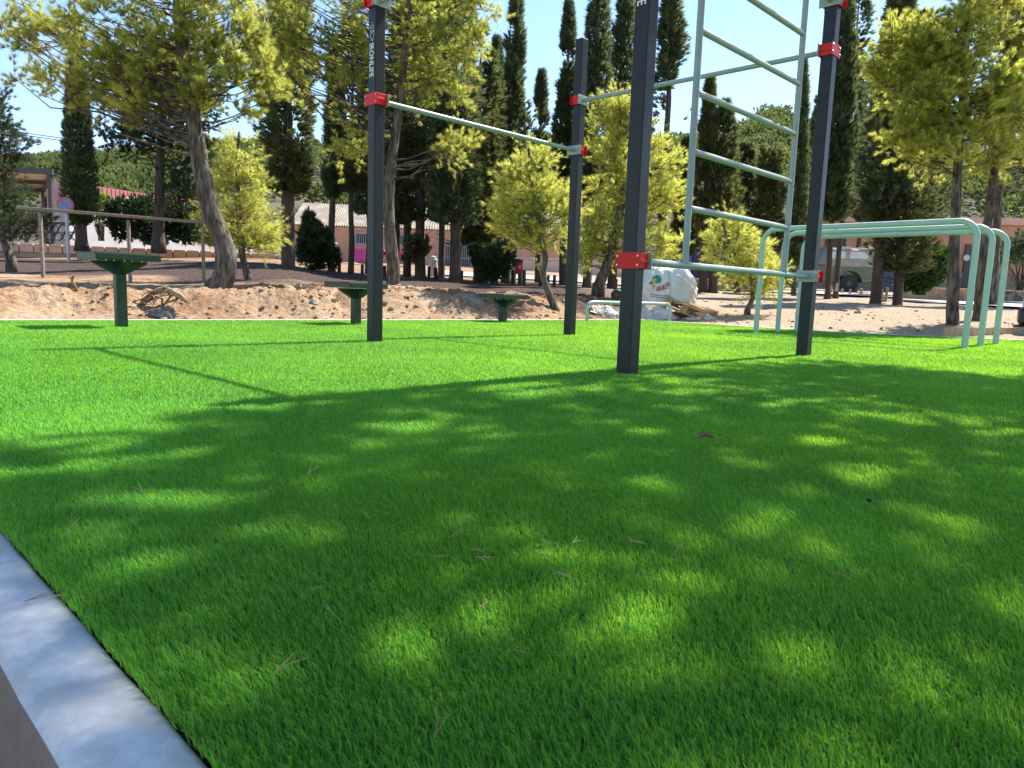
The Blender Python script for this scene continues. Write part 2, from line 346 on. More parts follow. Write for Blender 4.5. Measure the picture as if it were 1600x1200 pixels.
def soil_mat():
    m, n, b = newmat('dry_soil'); N, L = n.nodes, n.links; b.inputs['Roughness'].default_value = 1; b.inputs['Specular IOR Level'].default_value = .1
    tc = N.new('ShaderNodeTexCoord'); P = tc.outputs['Object']
    def noise(s, d=6, w=.0):
        q = N.new('ShaderNodeTexNoise'); q.inputs['Scale'].default_value = s; q.inputs['Detail'].default_value = d; q.inputs['Distortion'].default_value = w; L.new(P, q.inputs[0]); return q.outputs[0]
    def ramp(src, stops):
        r = N.new('ShaderNodeValToRGB'); e = r.color_ramp.elements
        while len(e) < len(stops): e.new(.5)
        for k, (p, c) in enumerate(stops): e[k].position = p; e[k].color = (*c, 1)
        L.new(src, r.inputs[0]); return r.outputs[0]
    def mix(f, a, c):
        x = N.new('ShaderNodeMix'); x.data_type = 'RGBA'; L.new(f, x.inputs[0]); L.new(a, x.inputs[6]); L.new(c, x.inputs[7]); return x.outputs[2]
    soil = ramp(noise(1.3, 10, .5), [(.3, (.12, .055, .028)), (.45, (.25, .15, .088)), (.58, (.36, .25, .16)), (.72, (.43, .33, .23))])
    fine = ramp(noise(14, 8), [(.3, (.10, .05, .028)), (.5, (.30, .195, .12)), (.72, (.48, .37, .26))])
    h = N.new('ShaderNodeValue'); h.outputs[0].default_value = .45; c = mix(h.outputs[0], soil, fine)
    litter_shade_col = ramp(noise(22, 8), [(.35, (.045, .03, .026)), (.6, (.10, .07, .06)), (.78, (.20, .15, .125))])  # dark needle litter, tree shade painted into the same colour
    a = N.new('ShaderNodeAttribute'); a.attribute_name = 'tint'; c = mix(a.outputs['Fac'], c, litter_shade_col)
    # paler gravelly sand to the right
    sx = N.new('ShaderNodeSeparateXYZ'); L.new(P, sx.inputs[0]); mr = N.new('ShaderNodeMapRange'); mr.inputs[1].default_value = 1.2; mr.inputs[2].default_value = 3.4; L.new(sx.outputs[0], mr.inputs[0])
    grav = ramp(noise(30, 8), [(.3, (.22, .16, .105)), (.5, (.37, .29, .21)), (.72, (.50, .42, .33))])
    mm = N.new('ShaderNodeMath'); mm.operation = 'MULTIPLY'; L.new(mr.outputs[0], mm.inputs[0]); mm.inputs[1].default_value = .85
    c = mix(mm.outputs[0], c, grav); L.new(c, b.inputs['Base Color'])
    bp = N.new('ShaderNodeBump'); bp.inputs['Strength'].default_value = .9; bp.inputs['Distance'].default_value = .03; L.new(noise(24, 10), bp.inputs['Height']); L.new(bp.outputs[0], b.inputs['Normal'])
    return m
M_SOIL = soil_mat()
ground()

def strip_on_ground(name, pts, width, material, dz=.02, n=60, kind='structure', thick=None):
    """a sheet following the ground along a polyline"""
    pts = [np.array(p, float) for p in pts]; seg = [np.linalg.norm(b-a) for a, b in zip(pts, pts[1:])]; tot = sum(seg)
    C = []
    for k in range(n+1):
        d = tot*k/n
        for a, b, l in zip(pts, pts[1:], seg):
            if d <= l+1e-6: C.append(a+(b-a)*min(1, d/l)); break
            d -= l
    v = []; ws = width if not np.isscalar(width) else [width]*len(C)
    ws = np.interp(np.linspace(0, 1, len(C)), np.linspace(0, 1, len(ws)), ws); K = 9
    for i, c in enumerate(C):
        t = unit(C[min(i+1, n)]-C[max(i-1, 0)]); nn = np.array([-t[1], t[0]])
        for j in range(K):
            p = c+nn*ws[i]*(j/(K-1)-.5); v.append([p[0], p[1], tz(p[0], p[1])+dz])
    f = [[i*K+j, i*K+j+1, (i+1)*K+j+1, (i+1)*K+j] for i in range(n) for j in range(K-1)]
    b = MB(); b.add(v, f); return tag(b.build(name, material, smooth=True), kind=kind)
strip_on_ground('road', [(-3, 29.5), (6, 30), (14, 28), (22, 25)], [5.5, 6, 6, 5.5], M_ROAD, .06)
strip_on_ground('side_road', [(11.2, 21.5), (14, 19.5), (18, 18), (24, 17)], [3.0, 5.5, 6.5, 7], M_ROAD, .06)

# ------------------------------------------------------------------ turf and kerbs
def turf():
    b = MB(); b.add([p*[1, 1, 0] for p in TURF], [list(range(len(TURF)))])
    tag(b.build('turf_base', M_TBASE, loc=(0, 0, 0)), kind='structure')
    half = R_(47)
    def sample(n, r0, r1, e):           # pdf ~ r^(1-e)
        q = RNG.random(n); k = 2-e; r = (r0**k+q*(r1**k-r0**k))**(1/k); a = (RNG.random(n)*2-1)*half
        return r*np.sin(a), r*np.cos(a), r
    out_v, out_f, out_t = [], [], []; base = 0
    for r0, r1, dens, e, det in ((.36, 1.6, 100000, 0, 2), (1.6, 4., 100000*1.6**1.5, 1.5, 1), (4., 16., 100000*1.6**1.5, 1.5, 0)):
        k = 2-e; n = int(dens*2*half*(r1**k-r0**k)/k); x, y, r = sample(n, r0, r1, e)
        edge = UV(.26, 0); s = poly_sd(x, y, TURF); ok = s < .004; x, y, r = x[ok], y[ok], r[ok]; n = len(x)
        w = .0014*np.maximum(1, r/1.5)**.85*RNG.uniform(.75, 1.3, n); h = RNG.uniform(.013, .023, n)*(1+.12*fbm(x*5, y*5, 2, 40))
        az = RNG.random(n)*2*np.pi; tilt = RNG.uniform(.05, .75, n)
        lean = .18+.25*vnoise(x*1.4, y*1.4, 50)
        la = fbm(x*.9, y*.9, 2, 60)*2.5+2.6
        dx = np.cos(az)*tilt+lean*np.cos(la); dy = np.sin(az)*tilt+lean*np.sin(la)
        fa = az+RNG.uniform(-.8, .8, n)+np.pi/2; sx, sy = np.cos(fa)*w/2, np.sin(fa)*w/2
        tint = np.clip(.5+.28*RNG.standard_normal(n)+.25*fbm(x*3, y*3, 2, 70), 0, 1)
        P = np.stack([x, y, np.zeros(n)], 1); SD = np.stack([sx, sy, np.zeros(n)], 1)
        mid = P+np.stack([dx*h*.35, dy*h*.35, h*.6], 1); tip = P+np.stack([dx*h, dy*h, h*(.95-.15*tilt)], 1)
        if det == 0:
            v = np.stack([P-SD*1.2, P+SD*1.2, tip], 1).reshape(-1, 3); f = np.arange(n*3).reshape(n, 3); t = np.repeat(tint, 3)
        else:
            v = np.stack([P-SD, P+SD, mid-SD*.85, mid+SD*.85, tip], 1).reshape(-1, 3); i = np.arange(n)*5
            f = np.concatenate([np.stack([i, i+1, i+3], 1), np.stack([i, i+3, i+2], 1), np.stack([i+2, i+3, i+4], 1)]); t = np.repeat(tint, 5)
        out_v.append(v); out_f.append(f+base); out_t.append(t); base += len(v)
    o = fast_mesh('turf', np.concatenate(out_v), np.concatenate(out_f), M_TURF, None, np.concatenate(out_t)); tag(o, kind='stuff')
    o['label'] = 'bright green artificial turf covering the exercise area'
turf()

def kerb():
    b = MB(); K = 260; prof = [(.262, -.04), (.258, -.004), (.25, .0), (.20, .003), (.172, -.001), (.160, -.010), (.153, -.030), (.151, -.12), (.149, -.32)]
    v = []
    for i in range(K+1):
        vv = -9 + 16*i/K
        for uu, z in prof:
            d = .0025*float(fbm(np.array([vv*9.]), np.array([uu*60.]), 3, 5)[0]); v.append(UV(uu+d, vv, z+d*.7))
    P = len(prof); f = [[i*P+j, (i+1)*P+j, (i+1)*P+j+1, i*P+j+1] for i in range(K) for j in range(P-1)]
    b.add(v, f); b.m = [1 if (q % (P-1)) >= P-4 else 0 for q in range(len(f))]; o = b.build('kerb', [M_KERB, M_BROWN], smooth=True, loc=(0, 0, 0)); tag(o, kind='structure')
    b = MB()
    for p, q in ((TURF[0], TURF[1]), (TURF[1], TURF[2]), (TURF[2], TURF[3])):
        d = unit(q-p); nn = np.array([-d[1], d[0], 0]); c = (p+q)/2+nn*.045
        b.box(c+Z*-.05, (np.linalg.norm(q-p)-.002, .08, .13), (d, nn, Z))
    tag(b.build('edging_kerb', M_KERB, loc=(0, 0, 0), bevel=.006), kind='structure')
kerb()

# ------------------------------------------------------------------ text
def text_obj(s, length, height, origin, xd, yd, material, name, parent, extr=.0006, bend=None):
    cu = bpy.data.curves.new('t', 'FONT'); cu.body = s; cu.size = 1; cu.resolution_u = 2; cu.offset = .018
    to = bpy.data.objects.new('t', cu); COL.objects.link(to)
    dg = bpy.context.evaluated_depsgraph_get(); me = bpy.data.meshes.new_from_object(to.evaluated_get(dg))
    bpy.data.objects.remove(to); bpy.data.curves.remove(cu)
    v = np.array([x.co[:] for x in me.vertices]); x0, x1 = v[:, 0].min(), v[:, 0].max(); y0, y1 = v[:, 1].min(), v[:, 1].max()
    X = (v[:, 0]-x0)/(x1-x0)*length; Yy = (v[:, 1]-y0)/(y1-y0)*height
    if bend:
        a = (X/length-.5)*bend; r = length/bend
        wv = np.outer((r-Yy+0)*np.sin(a)+length/2, xd)+np.outer(r-(r-Yy)*np.cos(a), yd)
    else: wv = np.outer(X, xd)+np.outer(Yy, yd)
    wv = wv+np.array(origin); b = MB(); nn = unit(np.cross(xd, yd))*extr
    b.add(wv+nn, [list(p.vertices) for p in me.polygons]); bpy.data.meshes.remove(me)
    return b.build(name, material, parent)

# ------------------------------------------------------------------ exercise frame
PA = np.array([-1.0856, 5.6332, 0]); PB = np.array([.566, 7.3397, 0]); PC = np.array([.6347, 3.9684, 0]); PD = np.array([2.2862, 5.6748, 0])
AX = (U, V, Z); PW = .09
def exercise_frame():
    t = thing('exercise_frame', (PA+PB+PC+PD)/4, 'tall outdoor pull-up frame with four dark posts, red clamps and a climbing ladder', 'exercise frame')
    for P in (PA, PB, PC, PD):
        p = MB().box(P+Z*1.425, (PW, PW, 2.87), AX).build('post', M_POST, t, bevel=.008, seg=3)
        if P is PA or P is PC:
            dz = 0 if P is PA else -.055
            f0 = P-U*(PW/2+.0003)
            text_obj('IRONLIFE', .238, .056, f0+Z*(2.212+dz)-V*.030, -Z, V, M_WHITE, 'lettering', p)
            b = MB(); w_ = .0035
            def line(q):
                pts = [f0-U*.0006+Z*(2.36+dz-a)+V*c for a, c in q]
                for a, c in zip(pts, pts[1:]):
                    d = unit(c-a); n_ = np.cross(d, U); b.add([a-n_*w_/2-d*.001, a+n_*w_/2-d*.001, c+n_*w_/2+d*.001, c-n_*w_/2+d*.001], [[0, 1, 2, 3]])
            line([(0, .005), (.02, .008), (.032, -.026), (.040, -.004), (.062, -.016), (.075, .004)])
            line([(.02, .008), (.034, .022), (.075, .027), (.105, .022), (.135, .010)])
            line([(.075, .027), (.058, .010), (.075, -.012), (.10, -.020), (.118, -.004), (.135, .010)])
            b.build('emblem', M_WHITE, p)
    def clamp(P, z, d):
        """red bracket: back plate with ears opposite the bar direction d, two side plates, grey flange on the bar side"""
        s = np.cross(Z, d); H = .088; e = .005
        b = MB(); ax = (d, s, Z)
        b.box(P-d*(PW/2+e/2+.0015)+Z*z, (e, .168, H), ax)
        for k in (-1, 1):
            b.box(P+s*k*(PW/2+.0095)+d*.004+Z*z, (PW+.008, .013, H-.004), ax)
            b.box(P+s*k*(PW/2+.018)+Z*z, (PW+.004, .012, .02), ax)
        c = b.build('clamp', M_RED, t, bevel=.003)
        f = MB().box(P+d*(PW/2+e/2+.0055)+Z*z, (.008, .168, H), ax)
        f.build('flange', M_BAR, c, bevel=.002)
        for k in (-1, 1):
            for zz in (-.024, .024):
                for sg in (-1, 1):
                    q = MB()
                    o_ = P+d*sg*(PW/2+(.0055 if sg < 0 else .0095))+s*k*.066+Z*(z+zz)
                    q.lathe(o_, [(.0075, 0), (.0075, .004), (.005, .007)], 8, (s, Z, d*sg) if sg > 0 else (Z, s, d*sg)); q.build('bolt', M_BOLT, c)
    def bar(P, Q, z, r, name='pull_up_bar'):
        d = unit(Q-P); clamp(P, z, d); clamp(Q, z, -d)
        MB().tube([P+d*(PW/2+.010)+Z*z, Q-d*(PW/2+.010)+Z*z], r, 16).build(name, M_BAR, t, smooth='auto')
    bar(PA, PB, 1.817, .0195); bar(PB, PD, 2.287, .0195); bar(PA, PC, 2.509, .0195)
    bar(PC, PD, .622, .021, 'ladder_base_bar'); bar(PC, PD, 2.634, .021, 'ladder_top_bar')
    d = unit(PD-PC); L = np.linalg.norm(PD-PC); ra, rb = PC+d*.224*L, PC+d*.801*L
    for p in (ra, rb): MB().tube([p+Z*.63, p+Z*2.625], .0205, 16).build('ladder_rail', M_BAR, t, smooth='auto')
    for z in (.955, 1.28, 1.61, 1.95, 2.285):
        MB().tube([ra+d*.019+Z*z, rb-d*.019+Z*z], .0185, 14).build('ladder_rung', M_BAR, t, smooth='auto')
exercise_frame()

# step platforms
def platform(base, H, s, label):
    t = thing('step_platform', base, label, 'step platform', 'dark green step platforms on the turf')
    pw = .086
    MB().box(base+Z*(H-.06)/2, (pw, pw, H-.065), AX).build('post', M_GREEN, t, bevel=.006)
    b = MB(); g = .115; zt = H-.063
    for d, e in ((U, V), (V, U)):
        for k in (-1, 1):
            pts = [base+d*k*(pw/2+.001)+e*0+Z*(zt-g), base+d*k*(pw/2+.001)+Z*zt, base+d*k*(s*.43)+Z*zt, base+d*k*(s*.43)+Z*(zt-.018)]
            b.prism([p-e*.028 for p in pts], e*.056)
    b.build('bracket', M_GREEN, t, bevel=.002)
    b = MB().box(base+Z*(H-.030), (s, s, .056), AX); tp = b.build('top_frame', M_GREEN, t, bevel=.005)
    MB().box(base+Z*(H+.002), (s-.012, s-.012, .008), AX).build('tread', M_GTOP, t, bevel=.002)
    for k in (-1, 1):
        for j in (-1, 0, 1):
            for p in (-U*(s/2-.03)+V*(.14*j+.03*k), V*(s/2-.03)+U*(.14*j+.03*k)):
                MB().lathe(base+p+Z*(H-.068), [(.004, 0), (.007, .003), (.007, .012)], 6).build('bolt', M_BOLT, t)
platform(gnd(190, 512), .640, .515, 'tallest dark green step platform on a square post, at the left of the turf')
platform(gnd(556, 507), .462, .50, 'middle height dark green step platform standing behind a dark frame post')
platform(gnd(785, 503), .375, .495, 'lowest dark green step platform in front of the leaning young pine')

# bent tube bars
def bent(P, Q, H, r, R, name, label, cat, group=None, m=None):
    t = thing(name, (P+Q)/2, label, cat, group)
    d = unit(Q-P); pts = [P-Z*.02, P+Z*(H-R)]
    for k in range(1, 9): a = math.pi/2*k/8; pts.append(P+d*R*(1-math.cos(a))+Z*(H-R+R*math.sin(a)))
    for k in range(0, 9): a = math.pi/2*k/8; pts.append(Q-d*R*(1-math.sin(a))+Z*(H-R+R*math.cos(a)))
    pts.append(Q-Z*.02); MB().tube(pts, r, 18).build('bent_tube', m or M_MINT, t, smooth='auto')
    for q in (P, Q): MB().lathe(q, [(r+.004, 0), (r+.004, .012), (r+.0005, .016)], 16).build('foot_collar', M_MINT, t)
for a0, a1, lab in ((8.62, -4.12, 'mint green parallel bar nearest the dark ladder post, tallest looking of the three'),
                    (9.24, -4.12, 'mint green parallel bar in the middle of the three'),
                    (9.84, -4.12, 'mint green parallel bar farthest back, beside the earth edge')):
    k = {8.62: (8.42, -1.80), 9.24: (9.10, -1.80), 9.84: (9.74, -1.78)}[a0]
    bent(UV(a0, a1), UV(*k), 1.275, .031, .17, 'parallel_bar', lab, 'parallel bar', 'mint green parallel bars')
bent(gnd(917, 502), gnd(1046, 502.5), .29, .026, .09, 'push_up_bar', 'low mint green push-up bar in front of the white bulk bag', 'push-up bar')

# ------------------------------------------------------------------ foliage
def rand_unit(n, rg):
    v = rg.standard_normal((n, 3)); return v/np.linalg.norm(v, axis=1)[:, None]
def tufts(C, D, k, ln, wd, splay, rg, tint):
    """k thin needles at every point C round direction D -> triangle soup"""
    n = len(C); C = np.repeat(C, k, 0); D = np.repeat(D, k, 0); t = np.repeat(tint, k)
    d = D + rand_unit(n*k, rg)*rg.uniform(.25, 1, (n*k, 1))*splay; d /= np.linalg.norm(d, axis=1)[:, None]
    s = np.cross(d, rand_unit(n*k, rg)); s /= np.linalg.norm(s, axis=1)[:, None]+1e-9
    l = ln*rg.uniform(.7, 1.2, (n*k, 1)); C = C + rand_unit(n*k, rg)*ln*.12
    v = np.stack([C-s*wd/2, C+s*wd/2, C+d*l], 1).reshape(-1, 3)
    t = np.clip(t+rg.normal(0, .10, n*k), 0, 1)
    return v, np.arange(n*k*3).reshape(-1, 3), np.repeat(t, 3)
def limb_path(a, b, rise, rg, n=5):
    P = []
    for i in range(n):
        q = i/(n-1); p = a+(b-a)*q; p = p+Z*rise*math.sin(math.pi*q)*.5
        if 0 < i < n-1: p = p+rg.normal(0, 1, 3)*np.linalg.norm(b-a)*.035
        P.append(p)
    return P
def pine(name, label, group, trunk, Y, r0, crowns, ncl, leaf=None, bark=None, clr=.30, twig=7, ndl=40, ln=.085, wd=.0037, seed=1, dy=None, r1=.35, bright=.5, dens=1.0, world=False):
    """trunk: picture points at distance Y; crowns: ellipsoids (x, y, rx, ry) at about the same distance"""
    rg = np.random.default_rng(seed); leaf = leaf or M_PINE
    px = Y/F
    if world: T = [np.array(p, float) for p in trunk]
    else: T = [at(x, y, Y+(dy[i] if dy else 0)) for i, (x, y) in enumerate(trunk)]
    # resample the trunk smoothly
    TP = []; K = len(T)
    for i in range(K-1):
        p0, p1, p2, p3 = T[max(i-1, 0)], T[i], T[i+1], T[min(i+2, K-1)]
        for q in np.linspace(0, 1, 5, endpoint=False):
            TP.append(.5*((2*p1)+(-p0+p2)*q+(2*p0-5*p1+4*p2-p3)*q*q+(-p0+3*p1-3*p2+p3)*q**3))
    TP.append(T[-1]); TP = np.array(TP); root = TP[0].copy()
    TP = np.vstack([TP[0]-Z*.35, TP])
    t = thing(name, root, label, 'tree', group)
    m = len(TP); qs = np.linspace(0, 1, m); rad = r0*(1-(1-r1)*qs**.9); rad[0] *= 1.25; rad[1] *= 1.15; rad[2] *= 1.06; rad[-1] = r0*.12; 
    b = MB(); b.tube(TP, list(rad), 12, wob=.09)
    ell = []
    for c in crowns:
        if world: C, rx, ry, rz = np.array(c[:3], float), c[3], c[3], c[4]
        else: C = at(c[0], c[1], Y+(c[4] if len(c) > 4 else 0)); rx = c[2]*px; rz = c[3]*px; ry = min(rx, 2.0)*.62
        ell.append((C, rx, ry, rz))
    wts = np.array([(e[1]*e[3])**.85 for e in ell]); wts /= wts.sum()
    CC = []
    for e, w_ in zip(ell, wts):
        n = max(3, int(round(ncl*w_)))
        u_ = rand_unit(n, rg)*rg.random((n, 1))**(1/2.4); CC.append(e[0]+u_*[e[1], e[2], e[3]])
    CC = np.concatenate(CC)
    tc, td, tt = [], [], []
    for c in CC:
        h = np.hypot(*(TP[:, :2]-c[:2]).T); want = c[2]-.35*h
        i = int(np.argmin(np.abs(TP[:, 2]-want)+h*.25+np.where(TP[:, 2] > c[2]+.1, 2, 0)+np.where(qs < .28, 3*(.28-qs), 0)[:len(TP)]))
        a = TP[i]; L = np.linalg.norm(c-a)
        if L > .15:
            P = limb_path(a, c, -.10*L+rg.normal(0, .05)*L, rg); rr = min(rad[i]*.4, .006+.0065*L)
            b.tube(P, list(np.linspace(rr, .004, len(P))), 5, caps=False)
        out = unit(c-a+np.array([0, 0, .25])*L); k = max(3, int(twig*rg.uniform(.7, 1.3)*dens)); tn = np.clip(rg.normal(bright, .22), 0, 1)
        dirs = rand_unit(k, rg)*.95+out*.55+[0, 0, .22]; dirs /= np.linalg.norm(dirs, axis=1)[:, None]
        for d in dirs:
            l = clr*rg.uniform(.6, 1.25); s0 = c-out*rg.uniform(0, .25)*clr
            e_ = s0+d*l+Z*.04*l
            if ncl < 260: b.tube([s0, s0+d*l*.5, e_], [.0035, .003, .0015], 3, caps=False)
            for q in (.3, .5, .68, .85, 1.0):
                tc.append(s0+d*l*q+rg.normal(0, .022, 3)); td.append(d+rg.normal(0, .35, 3)*(1.2-q)); tt.append(tn+.12*q-.06)
    b.build('trunk', bark or M_BARK, t, smooth=True)
    tc, td, tt = np.array(tc), np.array(td), np.array(tt); td /= np.linalg.norm(td, axis=1)[:, None]
    v, f, ti = tufts(tc, td, ndl, ln, wd, .85, rg, tt)
    fast_mesh('crown', v, f, leaf, t, ti)
    return t
def cypress(label, base, top, Y, hw, cb, tr, n=2600, leaf=None, seed=1, prof='col', group='dark cypresses behind the earth bank', ln=.17, wd=.034, ragged=.35, name='cypress_tree', bend=0, limbs=0):
    """base, top: picture points; hw half width in px; cb: picture row where the foliage starts"""
    rg = np.random.default_rng(seed); px = Y/F; leaf = leaf or M_CYP
    A, B = at(*base, Y), at(*top, Y); t = thing(name, A, label, 'tree', group)
    H = B[2]-A[2]; q0 = (at(base[0], cb, Y)[2]-A[2])/H; R = hw*px
    b = MB(); P = [A-Z*.35+(B-A)*0] + [A+(B-A)*q+np.array([bend*math.sin(q*3), 0, 0])+rg.normal(0, .02, 3)*[1, 1, 0]*(q > 0) for q in np.linspace(0, .97, 9)]
    b.tube(P, [tr*1.4]+list(tr*(1-.85*np.linspace(0, 1, 9)**1.1)), 10, wob=.08)
    q = rg.random(n)**(1.12); 
    if prof == 'col': pr = np.minimum(1, (q+.04)/.14)**.7*(1-q**3)**.7*(.9+.15*np.cos(q*3))
    elif prof == 'spread': pr = np.sqrt(np.clip(1-(2*q-.85)**2/1.35, .02, 1))
    elif prof == 'cone': pr = np.minimum(1, (q+.03)/.10)*(1-q)**.62*.98+.04
    elif prof == 'shag': pr = np.minimum(1, (q+.03)/.16)*((1-q)**.75*.85+.14)
    an = rg.random(n)*2*np.pi
    lump = 1+ragged*np.array([float(a) for a in fbm(q*H*1.5+seed*7.3, an*1.1+5*np.cos(an), 3, seed)])*1.6
    r = R*pr*lump*rg.random(n)**.42
    zz = A[2]+H*(q0+(1-q0)*q); ax = A[None]+(B-A)[None]*((zz-A[2])/H)[:, None]
    C = ax+np.stack([np.cos(an)*r, np.sin(an)*r, np.zeros(n)], 1); C[:, 2] = zz
    if ragged > .3:            # open gaps in the crown
        g = vnoise(C[:, 0]*2.1+seed, C[:, 2]*1.6+C[:, 1]*1.3, seed+30) > .14+.22*ragged*.8
        C, an, q, r, pr = C[g], an[g], q[g], r[g], pr[g]
    D = np.stack([np.cos(an)*.75, np.sin(an)*.75, np.full(len(an), .95 if prof in ('col', 'cone') else .35)], 1); D /= np.linalg.norm(D, axis=1)[:, None]
    ti = np.clip(.42+.3*rg.standard_normal(len(C))+.5*fbm(C[:, 0]*3, C[:, 2]*2.5, 2, seed+3), 0, 1)
    v, f, tn = tufts(C, D, 9, ln, wd, .75, rg, ti)
    for k in range(limbs):
        zq = q0*rg.uniform(.55, 1.2); a0 = A+(B-A)*zq; a = rg.random()*6.28; L = R*rg.uniform(.5, 1.1)
        b.tube([a0, a0+np.array([math.cos(a)*L*.5, math.sin(a)*L*.5, .05]), a0+np.array([math.cos(a)*L, math.sin(a)*L, .25*L])], [.02, .012, .005], 4, caps=False)
    b.build('trunk', M_BARKD, t, smooth=True)
    fast_mesh('crown', v, f, leaf, t, tn); return t
def shrub(label, blobs, Y, n, leaf, name='shrub', ln=.10, wd=.035, seed=1, group=None, k=7, stem=True, cat='shrub', base=None):
    rg = np.random.default_rng(seed); px = Y/F
    E_ = [(at(x, y, Y+(dz[0] if dz else 0)), rx*px, ry*px) for x, y, rx, ry, *dz in blobs]
    if base is None: c0 = E_[0][0]; base = np.array([c0[0], c0[1], c0[2]-E_[0][2]])
    else: base = at(*base, Y)
    t = thing(name, base, label, cat, group); w_ = np.array([e[1]*e[2] for e in E_]); w_ /= w_.sum(); C = []; D = []; b = MB()
    for (c, rx, rz), q in zip(E_, w_):
        m = int(n*q); u_ = rand_unit(m, rg); r = rg.random((m, 1))**.36
        lum = 1+.35*fbm(u_[:, 0]*2.2+seed, u_[:, 2]*2.2+u_[:, 1], 3, seed)[:, None]*1.5
        C.append(c+u_*r*lum*[rx, min(rx, 1.2), rz]); D.append(u_*.8+[0, 0, .45])
        for j in range(7):
            e = c+rand_unit(1, rg)[0]*[rx*.6, rx*.5, rz*.6]; bb = base+rg.normal(0, .06, 3)*[1, 1, 0]-Z*.1
            b.tube([bb, (bb+e)/2+rg.normal(0, .04, 3), e], [.022, .014, .005], 5, caps=False)
    C = np.concatenate(C); D = np.concatenate(D); D /= np.linalg.norm(D, axis=1)[:, None]
    ti = np.clip(.45+.28*rg.standard_normal(len(C))+.4*fbm(C[:, 0]*4, C[:, 2]*4, 2, seed+3), 0, 1)
    v, f, tn = tufts(C, D, k, ln, wd, .8, rg, ti)
    b.build('stem', M_BARKD, t, smooth=True); fast_mesh('foliage', v, f, leaf, t, tn); return t

GP = 'sunlit pines around the turf'
pine('pine_tree', 'large pine with a curved leaning trunk beside the handrail', GP,
     [(334, 458), (352, 425), (350, 385), (330, 330), (314, 260), (303, 190), (290, 110), (281, 30), (275, -80), (272, -180)], 9.6, .155,
     [(210, 60, 115, 85), (330, 70, 80, 90), (270, -60, 150, 50), (110, 125, 95, 34), (392, 120, 45, 70), (50, 40, 60, 50, .8), (240, 165, 90, 22)], 215, twig=7, seed=3, bright=.45, clr=.26)
pine('pine_tree', 'small slender young pine growing right of the curved pine trunk', GP,
     [(390, 441), (379, 400), (374, 350), (371, 300), (372, 240), (374, 205)], 12.5, .07,
     [(378, 260, 45, 55), (385, 335, 55, 50), (345, 345, 30, 30), (400, 375, 35, 25)], 85, leaf=M_PINEB, seed=5, bright=.6, clr=.27, ndl=18)
pine('pine_tree', 'tall pine directly behind the frame post with white lettering', GP,
     [(607, 466), (615, 430), (611, 380), (607, 320), (612, 250), (622, 180), (632, 90), (640, 0), (645, -100)], 12.2, .125,
     [(640, 70, 105, 110), (520, 60, 90, 120), (690, 100, 70, 80), (600, -50, 150, 45), (700, 232, 45, 28), (560, 230, 40, 45), (450, 70, 60, 90), (730, 10, 45, 60)], 225, seed=9, bright=.5, clr=.30)
pine('pine_tree', 'leaning young pine with thin crooked trunk on the bank behind the lowest step platform', GP,
     [(868, 484), (856, 455), (849, 430), (852, 400), (846, 370), (838, 330), (830, 280), (826, 230)], 11.6, .062,
     [(822, 270, 44, 50), (835, 330, 60, 45), (800, 350, 36, 30), (870, 330, 36, 60), (850, 375, 40, 20)], 115, leaf=M_PINEB, seed=12, bright=.6, clr=.26, ndl=18)
pine('pine_tree', 'broad bushy pine right behind the near frame post', GP,
     [(935, 446), (950, 410), (962, 360), (975, 300), (985, 230), (990, 165)], 15, .12,
     [(965, 215, 52, 60), (1005, 290, 62, 75), (945, 330, 52, 75), (1010, 375, 55, 40), (935, 395, 40, 25), (975, 170, 30, 30)], 185, leaf=M_PINEB, seed=14, bright=.6, clr=.34, ndl=19, wd=.006, ln=.1)
pine('pine_tree', 'dwarf bushy pine seen through the ladder, branches almost to the ground', GP,
     [(1168, 485), (1176, 462), (1170, 430), (1150, 400), (1135, 370), (1130, 345)], 12.8, .05,
     [(1135, 365, 38, 25), (1160, 395, 55, 22), (1190, 420, 50, 22), (1170, 442, 50, 20), (1210, 440, 26, 22)], 82, leaf=M_PINEB, seed=16, bright=.65, clr=.26, ndl=17)
pine('pine_tree', 'straight pine behind the mint parallel bars with a wide yellow-green crown', GP,
     [(1488, 513), (1489, 450), (1491, 380), (1494, 310), (1497, 250), (1502, 180), (1507, 100), (1512, 20), (1514, -50)], 11.4, .094,
     [(1440, 150, 75, 75), (1500, 60, 75, 80), (1560, 150, 60, 70), (1480, 230, 90, 35), (1420, 80, 40, 45), (1540, -20, 60, 40), (1385, 110, 24, 26)], 215, leaf=M_PINEB, seed=20, bright=.62, clr=.28, wd=.0055)
pine('pine_tree', 'second pine at the right edge with mottled bark, close behind the straight one', GP,
     [(1527, 512), (1533, 450), (1540, 380), (1548, 310), (1558, 230), (1566, 140), (1574, 60), (1580, -40)], 12.4, .098,
     [(1590, 100, 70, 80), (1600, 210, 70, 60), (1570, 20, 60, 70), (1630, 20, 60, 90), (1540, 250, 40, 26)], 190, seed=22, leaf=M_PINEB, bright=.5, clr=.3)
pine('pine_tree', 'bluish green pine with low hanging boughs at the left edge behind the handrail', 'darker pines by the upper street',
     [(17, 404), (8, 380), (-6, 340), (-20, 290), (-28, 230)], 14, .085, [(-10, 320, 60, 50), (15, 350, 55, 20), (-25, 260, 45, 40), (10, 200, 30, 45), (-30, 180, 40, 60)], 110, leaf=M_PINED, seed=25, clr=.3)
pine('pine_tree', 'dark straight pine between the clipped cypress and the big curved pine', 'darker pines by the upper street',
     [(247, 378), (249, 320), (250, 260), (253, 210), (256, 150), (258, 90)], 23, .19, [(205, 215, 55, 25), (290, 225, 45, 25), (250, 165, 90, 40), (255, 110, 70, 40), (300, 290, 40, 40)], 150, leaf=M_PINED, seed=27, clr=.5, ln=.13, wd=.011, bark=M_BARKD)
